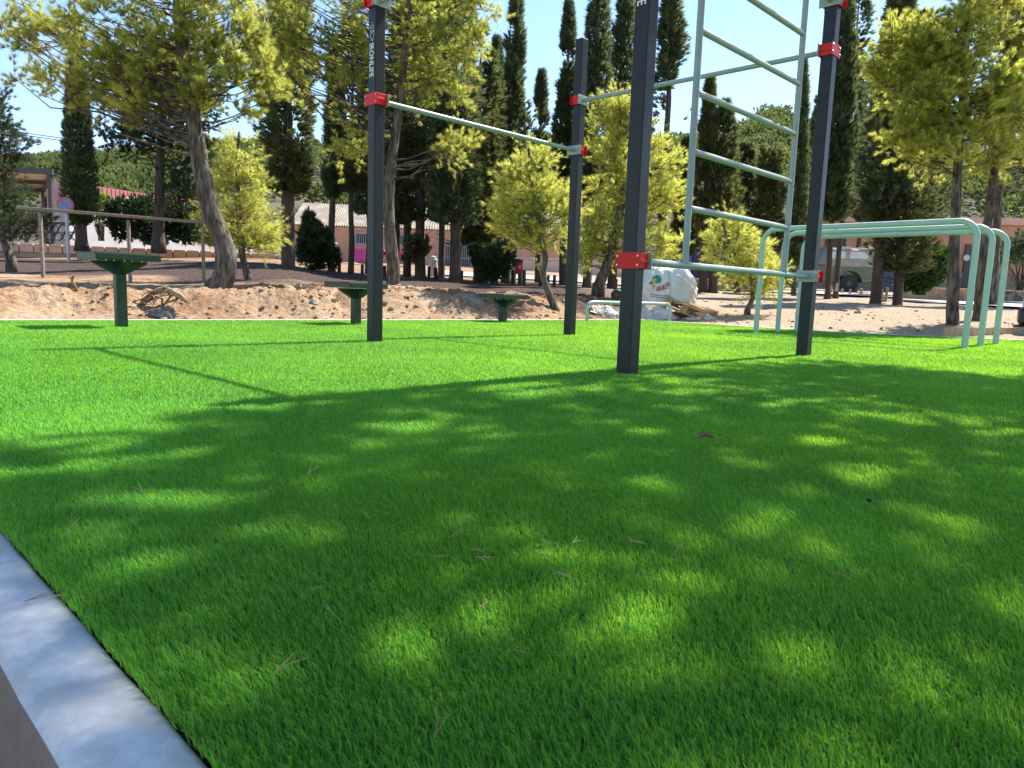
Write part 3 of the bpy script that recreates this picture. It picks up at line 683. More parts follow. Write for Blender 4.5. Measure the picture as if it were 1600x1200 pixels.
pine('pine_tree', 'far pine trunk with reddish bark behind the second pine at the right edge', 'darker pines by the upper street',
     [(1551, 455), (1556, 380), (1561, 310), (1568, 240), (1574, 180)], 19, .13, [(1580, 190, 60, 40), (1620, 250, 50, 30)], 60, leaf=M_PINED, seed=29, clr=.45, ln=.12, wd=.01)
# the tall pines whose shade falls over the near turf stand beyond the right edge of the picture
HOLES = [(700, 668, .16), (600, 722, .13), (330, 740, .14), (210, 845, .12), (900, 658, .2), (1270, 830, .14), (1500, 890, .12), (1000, 1000, .12), (440, 905, .12),
         (1100, 610, .3), (1400, 760, .14), (860, 610, .25), (1330, 640, .2), (150, 700, .12), (60, 770, .1), (1480, 660, .2), (195, 1090, .06), (25, 855, .08), (120, 960, .05), (760, 1000, .08), (1560, 1060, .10), (1300, 1130, .07), (560, 790, .09), (1100, 1010, .06), (900, 1010, .06)]
def shade_pine(label, root, zb, seed, pts):
    rg = np.random.default_rng(seed); root = np.array(root, float)
    t = thing('pine_tree', root, label, 'tree', GP); b = MB(); TP = [root-Z*.3, root+Z*1.5+[.05, 0, 0], root+Z*3.5+[-.1, .1, 0], root+Z*5.5+[-.3, .1, 0], root+Z*8+[-.4, 0, 0]]
    b.tube(TP, [.26, .2, .17, .14, .05], 12, wob=.08); tc, td, tt = [], [], []
    for g, h in pts:
        c = np.array([g[0], g[1], 0])+SUNV*(h/SUNV[2]); a = root+Z*min(max(3.2, h-1.2-.1*np.linalg.norm(c[:2]-root[:2])), 7.5)
        L = np.linalg.norm(c-a)
        if rg.random() < .3: b.tube(limb_path(a, c, -.06*L, rg), list(np.linspace(min(.06, .012*L+.01), .006, 5)), 5, caps=False)
        k = 12; d = rand_unit(k, rg)+[0, 0, .1]; d /= np.linalg.norm(d, axis=1)[:, None]
        for q in (.35, .6, .8, 1): tc.append(c+d*.27*q*rg.uniform(.7, 1.2, (k, 1))); td.append(d); tt.append(np.full(k, .5))
    b.build('trunk', M_BARK, t, smooth=True)
    v, f, ti = tufts(np.concatenate(tc), np.concatenate(td), 14, .13, .017, .9, rg, np.concatenate(tt)); fast_mesh('crown', v, f, M_PINE, t, ti)
def shade_points():
    rg = np.random.default_rng(5); E_ = [(-1.9, 1.25), (-1.22, 1.75), (-1.0, 2.5), (-.5, 3.15), (.64, 3.85), (1.5, 4.6), (2.15, 5.15), (2.6, 4.9), (3.24, 4.4), (5, 4.6), (7, 5)]
    ex = [e[0] for e in E_]; ey = [e[1] for e in E_]; H_ = [(gnd(x, y)[:2], r) for x, y, r in HOLES]; P = []
    for i in range(14000):
        x = rg.uniform(-2.2, 6.5); y = rg.uniform(-3.5, 5)
        lim = np.interp(x, ex, ey)-.16-.15*float(fbm(np.array([x*1.7]), np.array([2.2]), 2, 8)[0])
        if y > lim: continue
        if any(np.hypot(x-h[0], y-h[1]) < r*.8+.09 for h, r in H_): continue
        if any(np.hypot(x-p[0][0], y-p[0][1]) < .185 for p in P): continue
        if vnoise(np.array([x*.9+3]), np.array([y*.9+1]), 77)[0] > (.90 if y > 1.4 else .97): continue
        P.append(((x, y), rg.uniform(5.2, 8.2)))
    return P
_P = shade_points()
shade_pine('tall spreading pine beyond the right edge, its dappled shade lying across the near turf', (7.4, 4.6, .1), 5, 31, [p for p in _P if p[0][0] > 1.2])
shade_pine('tall spreading pine behind the viewer, shading the turf beside the pale kerb', (3.2, -3.2, 0), 5, 32, [p for p in _P if p[0][0] <= 1.2])

cypress('clipped cypress with a smooth dark column and bare foot, behind the no parking sign', (127, 374), (117, 60), 22, 23, 352, .17, 4200, seed=41, ragged=.10, prof='col', ln=.13, wd=.03)
cypress('thick trunked cypress standing on the mound behind the young pine', (450, 413), (449, -60), 17, 36, 300, .165, 3600, seed=42, prof='spread', leaf=M_CYPB, limbs=8)
cypress('very thin cypress with a long bare pole trunk in front of the corrugated roof', (518, 418), (521, 60), 20, 14, 310, .10, 1400, seed=43, ragged=0.37)
cypress('slim cypress with an olive crown just right of the thinnest cypress', (548, 421), (551, 30), 20, 26, 300, .085, 1500, seed=44, prof='spread', leaf=M_CYPB)
cypress('cypress trunk showing right beside the mottled pine trunk behind the lettered post', (618, 426), (625, 40), 20, 26, 350, .10, 2000, seed=45, prof='spread', leaf=M_CYPB)
cypress('dark cypress in front of the magenta skip, trunk tufted near its foot', (636, 426), (640, -40), 21, 26, 345, .12, 2400, seed=46, prof='spread')
cypress('cypress with a stout brown trunk left of the white bollard', (657, 428), (664, -40), 20, 34, 345, .15, 2800, seed=47, prof='spread', leaf=M_CYPB, limbs=6)
cypress('cypress with pale brown trunk in front of the dark gate', (711, 429), (708, -60), 19, 44, 350, .16, 3600, seed=48, prof='spread', limbs=8)
cypress('dark cypress with branches hanging low, right of the gate', (746, 431), (752, 40), 20, 30, 385, .12, 2600, seed=49, prof='spread', leaf=M_CYPB)
cypress('narrow dark cypress hidden among hanging boughs beside the round shrub', (758, 434), (768, 80), 21, 24, 390, .11, 2000, seed=50, prof='spread')
cypress('tall pointed cypress rising above the young pine crown, left of the free sky', (790, 436), (806, -8), 22, 31, 345, .15, 4200, seed=51, prof='cone', ragged=0.87)
cypress('short pointed cypress just right of the tall pointed one', (840, 440), (847, 112), 24, 19, 330, .11, 2000, seed=52, prof='cone', ragged=.55)
cypress('slender needle shaped cypress just left of the far frame post top', (880, 444), (889, 2), 22, 19, 330, .13, 3400, seed=53, prof='col', ragged=0.32)
cypress('tall dense cypress just right of the far frame post top', (917, 442), (940, -90), 21, 24, 330, .13, 3600, seed=54, prof='col', ragged=0.43)
cypress('cypress half hidden by the near frame post', (956, 442), (980, -70), 22, 22, 320, .13, 2800, seed=55, prof='col', ragged=0.49)
cypress('shaggy open crowned cypress between the near post and the ladder', (1030, 446), (1052, -40), 20, 34, 330, .14, 3000, seed=56, prof='shag', ragged=.95)
cypress('short cypress behind the ladder, left one of the low pair', (1098, 449), (1110, 122), 21, 20, 360, .12, 2200, seed=57, prof='cone', ragged=.5, leaf=M_CYPB)
cypress('short bushy cypress behind the ladder, right one of the low pair', (1114, 449), (1134, 160), 21, 32, 370, .12, 2600, seed=58, prof='cone', ragged=.6, leaf=M_CYPB)
cypress('thin isolated cypress against the sky just left of the right frame post', (1240, 456), (1257, 92), 24, 13, 415, .09, 2000, seed=59, prof='col', ragged=.2)
cypress('dense dark cypress column rising right behind the right frame post', (1294, 453), (1322, -70), 20, 26, 345, .08, 4600, seed=60, prof='col', ragged=0.31)
cypress('open airy cypress with sky showing through, right of the dense column', (1306, 456), (1349, -60), 21, 28, 340, .075, 2500, seed=61, prof='shag', ragged=.7)
cypress('tall cypress in front of the parked off-road vehicle tail, trunk leaning right', (1368, 468), (1414, -60), 18, 38, 355, .13, 4200, seed=62, prof='shag', ragged=.6, limbs=8)
cypress('low bushy cypress with a pale trunk leaning right beside the glossy shrub', (1402, 473), (1440, 20), 18, 44, 425, .115, 3600, seed=63, prof='spread', ragged=.55, leaf=M_CYPB, limbs=8)

cypress('low dark cypress filling the gap left of the ladder', (1066, 448), (1076, 215), 24, 30, 400, .11, 2600, seed=81, prof='shag', ragged=.6, leaf=M_CYPB)
cypress('low dark cypress behind the ladder rungs, broad at its foot', (1152, 452), (1168, 225), 25, 34, 415, .11, 2800, seed=82, prof='shag', ragged=.6)
cypress('low dark cypress right behind the far ladder rail', (1190, 454), (1208, 205), 24, 30, 410, .11, 2600, seed=83, prof='shag', ragged=.6, leaf=M_CYPB)
cypress('broad dark cypress crown above the parked off-road vehicle', (1262, 448), (1284, 150), 34, 36, 350, .12, 3200, seed=84, prof='shag', ragged=.5)
cypress('tall feathery cypress left of the straight pine crown', (1335, 449), (1372, 90), 34, 34, 345, .12, 3200, seed=85, prof='shag', ragged=.6, leaf=M_CYPB)
cypress('dark leafy cypress between the two right hand pines', (1440, 462), (1478, 30), 30, 38, 360, .12, 3200, seed=86, prof='shag', ragged=.6)
cypress('dark cypress filling the space right of the slim olive crowned one', (575, 424), (580, 120), 23, 30, 335, .10, 2400, seed=87, prof='spread', ragged=.5)
cypress('tall dark cypress left of the free sky behind the far pull-up bar', (690, 432), (690, -30), 24, 34, 340, .12, 3000, seed=88, prof='shag', ragged=.5)
cypress('dark pointed cypress between the tall pointed one and the pine crown', (768, 436), (776, 60), 24, 26, 330, .11, 2600, seed=89, prof='cone', ragged=.6)
cypress('dark cypress whose top shows left of the near frame post', (1000, 446), (1004, 90), 25, 26, 340, .11, 2400, seed=90, prof='cone', ragged=.6)
shrub('pale yellow-green bush along the street wall right of the clipped hedge', [(310, 358, 30, 22), (350, 365, 40, 22), (405, 370, 36, 22), (330, 340, 24, 16)], 27.5, 2300, M_PINE, ln=.2, wd=.03, seed=79, base=(340, 385))
shrub('clipped dark green hedge shrub in front of the burgundy building', [(235, 345, 46, 36), (190, 345, 26, 32), (285, 350, 26, 32), (180, 325, 14, 14)], 24.5, 2600, M_HEDGE, ln=.14, wd=.07, seed=71, base=(238, 378))
shrub('dark conical juniper on the mound in front of the salmon warehouse', [(494, 392, 32, 24), (488, 370, 20, 22), (484, 348, 9, 16), (522, 402, 10, 14), (512, 372, 7, 12)], 18.5, 2300, M_HEDGE, seed=72, ln=.13, wd=.03, base=(494, 414))
shrub('round dark shrub at the foot of the trunks by the red litter bin', [(772, 410, 28, 26), (748, 395, 14, 18), (790, 395, 12, 16)], 19.5, 1500, M_HEDGE, seed=73, ln=.12, wd=.035, base=(772, 437))
shrub('small tuft of shoots on the trunk left of the white bollard', [(652, 385, 20, 16), (638, 402, 8, 8)], 19.7, 420, M_CYPB, name='trunk_shoots', seed=74, ln=.12, wd=.03, base=(657, 408))
shrub('glossy green rounded shrub behind the parallel bars', [(1440, 425, 32, 26), (1425, 410, 18, 18), (1460, 405, 22, 22), (1430, 440, 26, 14)], 21, 2200, M_OLEA, seed=75, ln=.13, wd=.045, base=(1438, 455))
shrub('grey-green loose shrub against the terracotta wall at the right edge', [(1592, 390, 26, 18), (1575, 400, 18, 14), (1610, 375, 20, 18)], 26, 700, M_GREY, seed=76, ln=.15, wd=.05, base=(1594, 450))
shrub('light green small leafy sapling by the burgundy building', [(153, 322, 20, 10), (145, 335, 12, 8), (160, 308, 10, 5)], 27, 420, M_LIGHT, name='sapling', seed=77, ln=.15, wd=.05, base=(158, 372))
shrub('pale green bush glimpsed between near post and ladder', [(1050, 400, 10, 8)], 24, 240, M_OLEA, seed=78, base=(1050, 440))

# ------------------------------------------------------------------ hills
def skyline(px):
    return np.interp(px, [-400, 0, 120, 200, 260, 330, 420, 490, 600, 720, 830, 900, 1000, 1100, 1140, 1165, 1190, 1215, 1260, 1340, 1450, 1600, 1900],
                     [255, 262, 252, 250, 244, 235, 236, 238, 240, 236, 228, 232, 232, 226, 212, 190, 192, 212, 232, 240, 250, 262, 280])
def hill_z(x, y):
    px = 800+F*x/np.maximum(y, 1)/1.0
    hz = 425+.0331*px; top = .45+(hz-(skyline(px)+17))*145/F*1.02
    k = np.clip((y-56)/(145-56), 0, 1); base = 2.4
    return base+(top-base)*k**.8 - np.clip((y-150)/60, 0, 2)*12
def hills():
    t = np.linspace(-1.15, 1.15, 180); y = np.concatenate([np.linspace(55, 150, 30), np.linspace(155, 260, 10)]); T, Yy = np.meshgrid(t, y); X = T*Yy
    v = np.stack([X.ravel(), Yy.ravel(), hill_z(X.ravel(), Yy.ravel())+fbm(X.ravel()*.08, Yy.ravel()*.08, 3, 2)*.8], 1); n, m = X.shape
    i, j = np.meshgrid(np.arange(n-1), np.arange(m-1), indexing='ij'); a = (i*m+j).ravel()
    o = fast_mesh('hillside', v, np.stack([a, a+1, a+m+1, a+m], 1), mat('hill_soil', (.045, .05, .025), (.12, .11, .06), .3, rough=1), None, smooth=True); tag(o, kind='structure')
    rg = np.random.default_rng(88); C, D, TI = [], [], []
    for _ in range(2600):
        yy = 62+86*rg.random()**.7; tt = rg.uniform(-.95, .95); x = tt*yy; z = float(hill_z(np.array([x]), np.array([yy]))[0]); r = rg.uniform(1.2, 2.3)
        k = 34; u_ = rand_unit(k, rg); u_[:, 2] = np.abs(u_[:, 2])*.9-.15; c = np.array([x, yy, z+r*.75])+u_*r*rg.uniform(.7, 1.05, (k, 1))*[1, 1, .95]
        C.append(c); D.append(u_+[0, 0, .4]); TI.append(np.clip(rg.normal(.5, .2)+.15*rg.standard_normal(k), 0, 1))
    C, D, TI = np.concatenate(C), np.concatenate(D), np.concatenate(TI); D /= np.linalg.norm(D, axis=1)[:, None]
    v, f, ti = tufts(C, D, 9, .55, .20, .9, rg, TI); o = fast_mesh('pine_wood', v, f, M_WOODS, None, ti); tag(o, kind='stuff'); o['label'] = 'pine wood covering the hillside behind the buildings'
hills()

# ------------------------------------------------------------------ buildings and the street behind
X_ = np.array([1., 0, 0]); Y_ = np.array([0, 1., 0])
def frame_axes(a, b):
    """a wall from a to b (ground points, seen left to right): along, outward (towards the viewer), up"""
    d = unit((b-a)*[1, 1, 0]); return d, np.array([d[1], -d[0], 0]), Z
def warehouse():
    Y = 46; a, b = at(455, 414, Y), at(905, 432, Y+1); zb = 1.35; a[2] = b[2] = zb
    ze = at(520, 353.5, Y)[2]; t = thing('warehouse', (a+b)/2, 'long salmon warehouse with a pale corrugated roof behind the cypress trunks', 'warehouse')
    d, o, _ = frame_axes(a, b); L = np.linalg.norm(b-a); dep = 7.0; H = ze-zb; zr = at(520, 321, Y+4.6)[2]
    wn = [(503, 374, 16, 13), (565, 373, 17, 15), (628, 375, 14, 14)]
    MB().box((a+b)/2-o*dep/2+Z*H/2, (L, dep, H), (d, o, Z)).build('wall', M_SALMON, t)
    MB().box((a+b)/2+o*.02+Z*(H-.10), (L, .08, .16), (d, o, Z)).build('cornice', M_COPE, t)
    b2 = MB(); n = int(L/.16)
    for side in (1, -1):
        v = []; K = n*4
        for i in range(K+1):
            s = L*i/K; z = .045*math.cos(2*math.pi*i/4)
            e = a+d*s+o*(.30 if side > 0 else -dep-.3)+Z*(H+.03+z); r = a+d*s-o*dep*.5+Z*(zr-zb+z); v += [e, r]
        b2.add(v, [[2*i, 2*i+2, 2*i+3, 2*i+1] for i in range(K)])
    b2.build('roof', M_ROOF, t, smooth=True)
    g = MB()
    for p in (a, b):
        g.prism([p+Z*H, p-o*dep+Z*H, p-o*dep*.5+Z*(zr-zb-.06)], d*(.01 if p is a else -.01))
    g.build('gable', M_SALMON, t)
    def onwall(px, py):
        r = ray(px, py); q = np.dot(a-[0, 0, HC], o)/np.dot(r, o); return np.array([0, 0, HC])+r*q
    for x, y, w_, h_ in wn:
        c = onwall(x, y); w1, h1 = w_*Y/F, h_*Y/F
        f = MB()
        for k in (-1, 1): f.box(c+d*k*(w1/2+.04)+o*.03, (.1, .1, h1+.18), (d, o, Z)); f.box(c+Z*k*(h1/2+.04)+o*.03, (w1, .1, .1), (d, o, Z))
        fo = f.build('window', M_FRAMEG, t); MB().box(c+o*.008, (w1, .03, h1), (d, o, Z)).build('pane', M_DARK, fo)
        g = MB()
        for k in range(5): g.box(c+d*w1*(k-2)/5.2+o*.06, (.03, .03, h1), (d, o, Z))
        g.build('grille', M_FRAMEG, fo)
    c = onwall(714, 390); w1, h1 = 46*Y/F, 46*Y/F; c[2] = zb+h1/2
    gt = MB().box(c+o*.03, (w1, .08, h1), (d, o, Z)).build('gate', M_IRON, t); q = MB()
    for k in range(14): q.box(c+d*w1*(k-6.5)/14+o*.09, (.03, .03, h1), (d, o, Z))
    for k in (-1, 0, 1): q.box(c+Z*h1*k*.4+o*.11, (w1, .03, .05), (d, o, Z))
    q.build('gate_bars', M_FRAMEG, gt)
    c = onwall(648, 380); MB().box(c+o*.05, (.5, .04, .4), (d, o, Z)).build('wall_plaque', M_WHITE, t)
    MB().box(onwall(686, 390)+o*.09, (.16, .16, 2.2), (d, o, Z)).build('door_jamb', M_BWHITE, t)
warehouse()
def burgundy():
    Y = 36; t0 = at(103, 372, Y); t1 = at(75, 372, Y+7); t2 = at(420, 380, Y+16); zb = 1.0
    def zz(px, py, P): return at(px, py, P[1])[2]
    for p in (t0, t1, t2): p[2] = zb
    zt0, zt1, zt2 = zz(103, 284, t0), zz(75, 283, t1), zz(420, 330, t2); zm0, zm1, zm2 = zz(103, 320, t0), zz(75, 322, t1), zz(420, 352, t2)
    t = thing('industrial_building', t0, 'building clad in burgundy over white walls behind the clipped cypress', 'building')
    t3 = t1+(t2-t0)
    def sh(k0, k1, k2, k3): return [t1*[1, 1, 0]+Z*k1, t0*[1, 1, 0]+Z*k0, t2*[1, 1, 0]+Z*k2, t3*[1, 1, 0]+Z*k3]
    def slab(lo, hi, name, m, inset=0):
        b = MB(); v = lo+hi; c = np.mean(v, 0)*[1, 1, 0]; v = [p+(c-p)*[1, 1, 0]*inset for p in v]
        b.add(v, [[0, 1, 5, 4], [1, 2, 6, 5], [2, 3, 7, 6], [3, 0, 4, 7], [4, 5, 6, 7], [3, 2, 1, 0]]); return b.build(name, m, t)
    slab(sh(zb-.5, zb-.5, zb-.5, zb-.5), sh(zm0, zm1, zm2, zm2), 'white_wall', M_BWHITE, .004)
    slab(sh(zm0, zm1, zm2, zm2), sh(zt0, zt1, zt2, zt2), 'burgundy_cladding', M_BURG)
    d, o, _ = frame_axes(t0, t2); L = np.linalg.norm(t2-t0); b = MB()
    for k in range(60):
        q = (k+.5)/60; p = t0+(t2-t0)*q; lo, hi = zm0+(zm2-zm0)*q+.03, zt0+(zt2-zt0)*q-.03
        b.box(p*[1, 1, 0]+o*.012+Z*(lo+hi)/2, (.05, .03, hi-lo), (d, o, Z))
    b.build('cladding_ribs', M_BURG, t)
    d2, o2, _ = frame_axes(t1, t0); c = (t0+t1)/2
    for q, z_, w_, h_ in ((.45, (zm0+zt0)/2+.1, .45, .9),):
        p = t1+(t0-t1)*q; p[2] = z_; f = MB().box(p+o2*.03, (w_+.16, .08, h_+.16), (d2, o2, Z)).build('window', M_FRAMEG, t); MB().box(p+o2*.065, (w_, .04, h_), (d2, o2, Z)).build('pane', M_DARK, f)
burgundy()
def terracotta():
    Y = 38; a, b = at(1150, 440, Y+1), at(1720, 440, Y-1); zb = .55; a[2] = b[2] = zb
    t = thing('terracotta_building', (a+b)/2, 'long low terracotta building with a flat parapet and stone plinth at the right', 'building')
    d, o, _ = frame_axes(a, b); L = np.linalg.norm(b-a); H = at(1340, 345, Y)[2]-zb
    MB().box((a+b)/2-o*4+Z*H/2, (L, 8, H), (d, o, Z)).build('wall', M_TERRA, t)
    MB().box((a+b)/2-o*3.9+Z*(H+.14), (L+.2, 8.3, .34), (d, o, Z)).build('parapet', M_COPE, t)
    ph = at(1560, 428, Y)[2]-zb; MB().box((a+b)/2+o*.05+Z*ph/2, (L, .14, ph), (d, o, Z)).build('plinth', M_STONED, t)
    def onwall(px, py):
        r = ray(px, py); q = np.dot(a-[0, 0, HC], o)/np.dot(r, o); return np.array([0, 0, HC])+r*q
    for x, y, w_, h_ in ((1305, 383, 26, 16), (1397, 405, 10, 10), (1553, 412, 6, 6)):
        c = onwall(x, y); w1, h1 = w_*Y/F, h_*Y/F
        f = MB()
        for k in (-1, 1): f.box(c+d*k*(w1/2+.03)+o*.03, (.08, .10, h1+.12), (d, o, Z)); f.box(c+Z*k*(h1/2+.03)+o*.03, (w1, .10, .07), (d, o, Z))
        fo = f.build('window', M_IRON, t); MB().box(c+o*.012, (w1, .03, h1), (d, o, Z)).build('pane', M_DARK, fo)
        MB().box(c-Z*(h1/2+.09)+o*.08, (w1+.2, .2, .06), (d, o, Z)).build('sill', M_COPE, fo)
    c = onwall(1515, 416); w1 = 20*Y/F; h1 = (at(1515, 383, Y)[2]-zb); c[2] = zb+h1/2
    dr = MB().box(c+o*.08, (w1, .12, h1), (d, o, Z)).build('door', M_IRON, t)
    ds = onwall(1508, 403)+o*.155; MB().lathe(ds, [(.16, 0), (.16, .012)], 24, (d, Z, o)).build('round_sign', M_GALV, dr)
    MB().box(ds+o*.02, (.2, .01, .05), (d, o, Z)).build('sign_bar', M_WHITE, dr)
terracotta()
def annex():
    Y = 36; a, b = at(1150, 440, Y), at(1206, 442, Y); zb = .7; a[2] = b[2] = zb
    d, o, _ = frame_axes(a, b); H = at(1178, 383, Y)[2]-zb; L = np.linalg.norm(b-a)
    t = thing('outbuilding', (a+b)/2, 'small pale pink outbuilding behind the dwarf bushy pine', 'building')
    MB().box((a+b)/2-o*.5+Z*H/2, (L, 1, H), (d, o, Z)).build('wall', M_PINK, t); MB().box((a+b)/2-o*.45+Z*(H+.05), (L+.2, 1.2, .1), (d, o, Z)).build('roof', M_COPE, t)
    c = at(1178, 391, Y)+o*.03; MB().box(c, (.25, .05, .45), (d, o, Z)).build('window', M_DARK, t)
annex()
def low_wall(name, label, A, B, zb0, zb1, hs, hc, cw, n, mb, mc, thick=.35, cat='wall'):
    """rubble base with a coping of separate slabs"""
    t = thing(name, (A+B)/2, label, cat); d, o, _ = frame_axes(A, B); L = np.linalg.norm((B-A)*[1, 1, 0]); b = MB()
    p0, p1 = A*[1, 1, 0]+Z*zb0, B*[1, 1, 0]+Z*zb1; zt0, zt1 = zb0+hs, zb1+hs
    b.add([p0-Z*.4, p1-Z*.4, p1+Z*hs, p0+Z*hs, p0-Z*.4-o*thick, p1-Z*.4-o*thick, p1+Z*hs-o*thick, p0+Z*hs-o*thick], [[0, 1, 2, 3], [5, 4, 7, 6], [3, 2, 6, 7], [1, 5, 6, 2], [4, 0, 3, 7], [0, 4, 5, 1]])
    b.build('stone_base', mb, t)
    if hc:
        sl = (p1-p0)/np.linalg.norm(p1-p0); q = MB()
        for k in range(n):
            c = p0+(p1-p0)*(k+.5)/n+Z*(hs+hc/2+.004)-o*(thick/2-.03)
            q.box(c, (L/n-.03, cw, hc), (sl, o, Z))
        q.build('coping', mc, t, bevel=.015)
A_, B_ = at(-60, 404, 24), at(452, 410, 26.5)
zt0, zt1 = at(-60, 376, 24)[2], at(446, 398, 26.5)[2]
low_wall('street_wall', 'long low street wall with pink coping slabs on a rubble stone base, at the left', A_, B_, zt0-.62, zt1-.62, .33, .29, .5, 24, M_STONE, M_COPE)
A_, B_ = at(1398, 468, 25), at(1562, 476, 24)
low_wall('planter_wall', 'low rubble stone planter wall under the glossy shrub at the right', A_, B_, at(1398, 466, 25)[2], at(1562, 472, 24)[2], .34, .06, .45, 8, M_STONE, M_BRICKE)
A_, B_ = at(1560, 466, 26), at(1760, 480, 25)
low_wall('planter_wall', 'low dark stone wall along the far side of the road by the right edge', A_, B_, at(1560, 466, 26)[2], at(1760, 478, 25)[2], .26, .05, .45, 8, M_STONED, M_BRICKE)
A_, B_ = at(735, 428, 44), at(990, 436, 42)
low_wall('yard_wall', 'pale pink yard wall behind the young pine and red litter bin', A_, B_, at(760, 424, 44)[2], at(990, 432, 42)[2], .75, .12, .4, 10, M_PINK, M_BWHITE, .3)
A_, B_ = at(1060, 452, 27), at(1200, 457, 27)
low_wall('boundary_wall', 'low pale wall behind the tree trunks right of the bulk bag', A_, B_, at(1060, 449, 27)[2], at(1200, 454, 27)[2], .30, .06, .4, 6, M_STONE, M_BRICKE, .3)

def ring_fence():
    Y = 27; t = thing('ring_block_fence', at(60, 372, Y), 'openwork fence of concrete rings under a dark rail behind the street wall', 'fence')
    px = Y/F; z0 = at(0, 372, Y)[2]
    a, b = at(-40, 346, Y), at(124, 349, Y); MB().tube([a, b], .05, 8).build('top_rail', M_IRON, t)
    for x in (82, 124, 40, -2): MB().box(at(x, 362, Y)+Y_*.05, (.12, .12, .80)).build('fence_post', M_IRON, t)
    for row in (0, 1):
        for k in range(12):
            c = at(122-13*k-6.5*row-4, 369.5-12.2*row-.45*k*0, Y); b = MB(); R, r = 6.2*px, .022; v = []; n, m = 20, 6
            for i in range(n):
                A = 2*math.pi*i/n
                for j in range(m):
                    B = 2*math.pi*j/m; q = R-.012+r*math.cos(B); v.append(c+X_*q*math.cos(A)+Z*q*math.sin(A)+Y_*r*2.4*math.sin(B))
            b.add(v, [[i*m+j, ((i+1) % n)*m+j, ((i+1) % n)*m+(j+1) % m, i*m+(j+1) % m] for i in range(n) for j in range(m)])
            b.build('ring', M_IRON, t, smooth=True)
ring_fence()
def canopy():
    Y = 31; t = thing('carport_canopy', at(60, 372, Y), 'flat carport canopy with pale sheets on dark beams at the left edge', 'canopy')
    p0, p1 = at(-80, 258, Y), at(83, 268, Y); q0, q1 = at(-110, 290, Y+7), at(69, 294, Y+6)
    b = MB(); b.add([p0, p1, q1, q0, p0+Z*.05, p1+Z*.05, q1+Z*.05, q0+Z*.05], [[0, 1, 2, 3], [7, 6, 5, 4], [0, 4, 5, 1], [1, 5, 6, 2], [2, 6, 7, 3], [3, 7, 4, 0]]); b.build('roof_sheet', M_TRANSL, t)
    for a, c, w_ in ((p0-Z*.02, p1-Z*.02, .24), (q0-Z*.1, q1-Z*.1, .18), ((p0+q0)/2-Z*.1, (p1+q1)/2-Z*.1, .16), (p1-X_*.05-Z*.1, q1-X_*.05-Z*.1, .18), (p1-X_*2-Z*.1, q1-X_*2-Z*.1, .12), (p1-X_*3.6-Z*.1, q1-X_*3.6-Z*.1, .12)):
        d = unit(c-a); s = unit(np.cross(d, Z)); MB().box((a+c)/2, (np.linalg.norm(c-a), .12, w_), (d, s, np.cross(s, d))).build('beam', M_IRON, t)
    for x, yy in ((78, Y+.15), (67, Y+5.8), (-30, Y+.15)):
        c = at(x, 272, yy); MB().box(np.array([c[0], c[1], (c[2]+.9)/2]), (.17, .17, c[2]-.9)).build('column', M_IRON, t)
canopy()
def handrail():
    Y = 11.5; t = thing('handrail', at(197, 436, Y), 'weathered wooden handrail on three posts crossing the bank at the left', 'handrail')
    a, b = at(26, 324, 11.2), at(322, 348, 12.0); d = unit(b-a); s = unit(np.cross(d, Z))
    MB().box((a+b)/2, (np.linalg.norm(b-a), .075, .046), (d, s, np.cross(s, d))).build('rail', M_WOOD, t, bevel=.01)
    for x, yb in ((60, 437), (195, 440), (316, 441)):
        q = (x-26)/(322-26); c = a+(b-a)*q; z0 = tz(c[0], c[1])-.25
        MB().box(np.array([c[0], c[1]+.0, (c[2]+z0)/2-.03]), (.045, .045, c[2]-z0-.06)).build('post', M_WOOD, t, bevel=.006)
handrail()
def sign():
    Y = 21.2; c = at(105.5, 321, Y); base = at(107.5, 406, Y); t = thing('no_parking_sign', base, 'round no parking sign, blue with a red ring and slash, on a grey post', 'road sign')
    MB().tube([base-Z*.3, np.array([base[0], base[1], c[2]+.2])], .045, 12).build('post', M_GALV, t, smooth='auto')
    o = unit(np.array([.12, -1, 0])); d = np.array([-o[1], o[0], 0]); c = np.array([base[0], base[1], c[2]])+o*.06; R = 12.4*Y/F; ax = (d, Z, o)
    dc = MB().lathe(c, [(R, -.01), (R, .0)], 36, ax).build('disc', M_SIGNR, t)
    MB().lathe(c+o*.002, [(R*.76, 0), (R*.76, .004)], 36, ax).build('blue_face', M_SIGNB, dc)
    dd = unit(d*-1+Z*1); MB().box(c+o*.009, (R*1.5, .004, R*.17), (dd, o, np.cross(dd, o))).build('slash', M_SIGNR, dc)
sign()
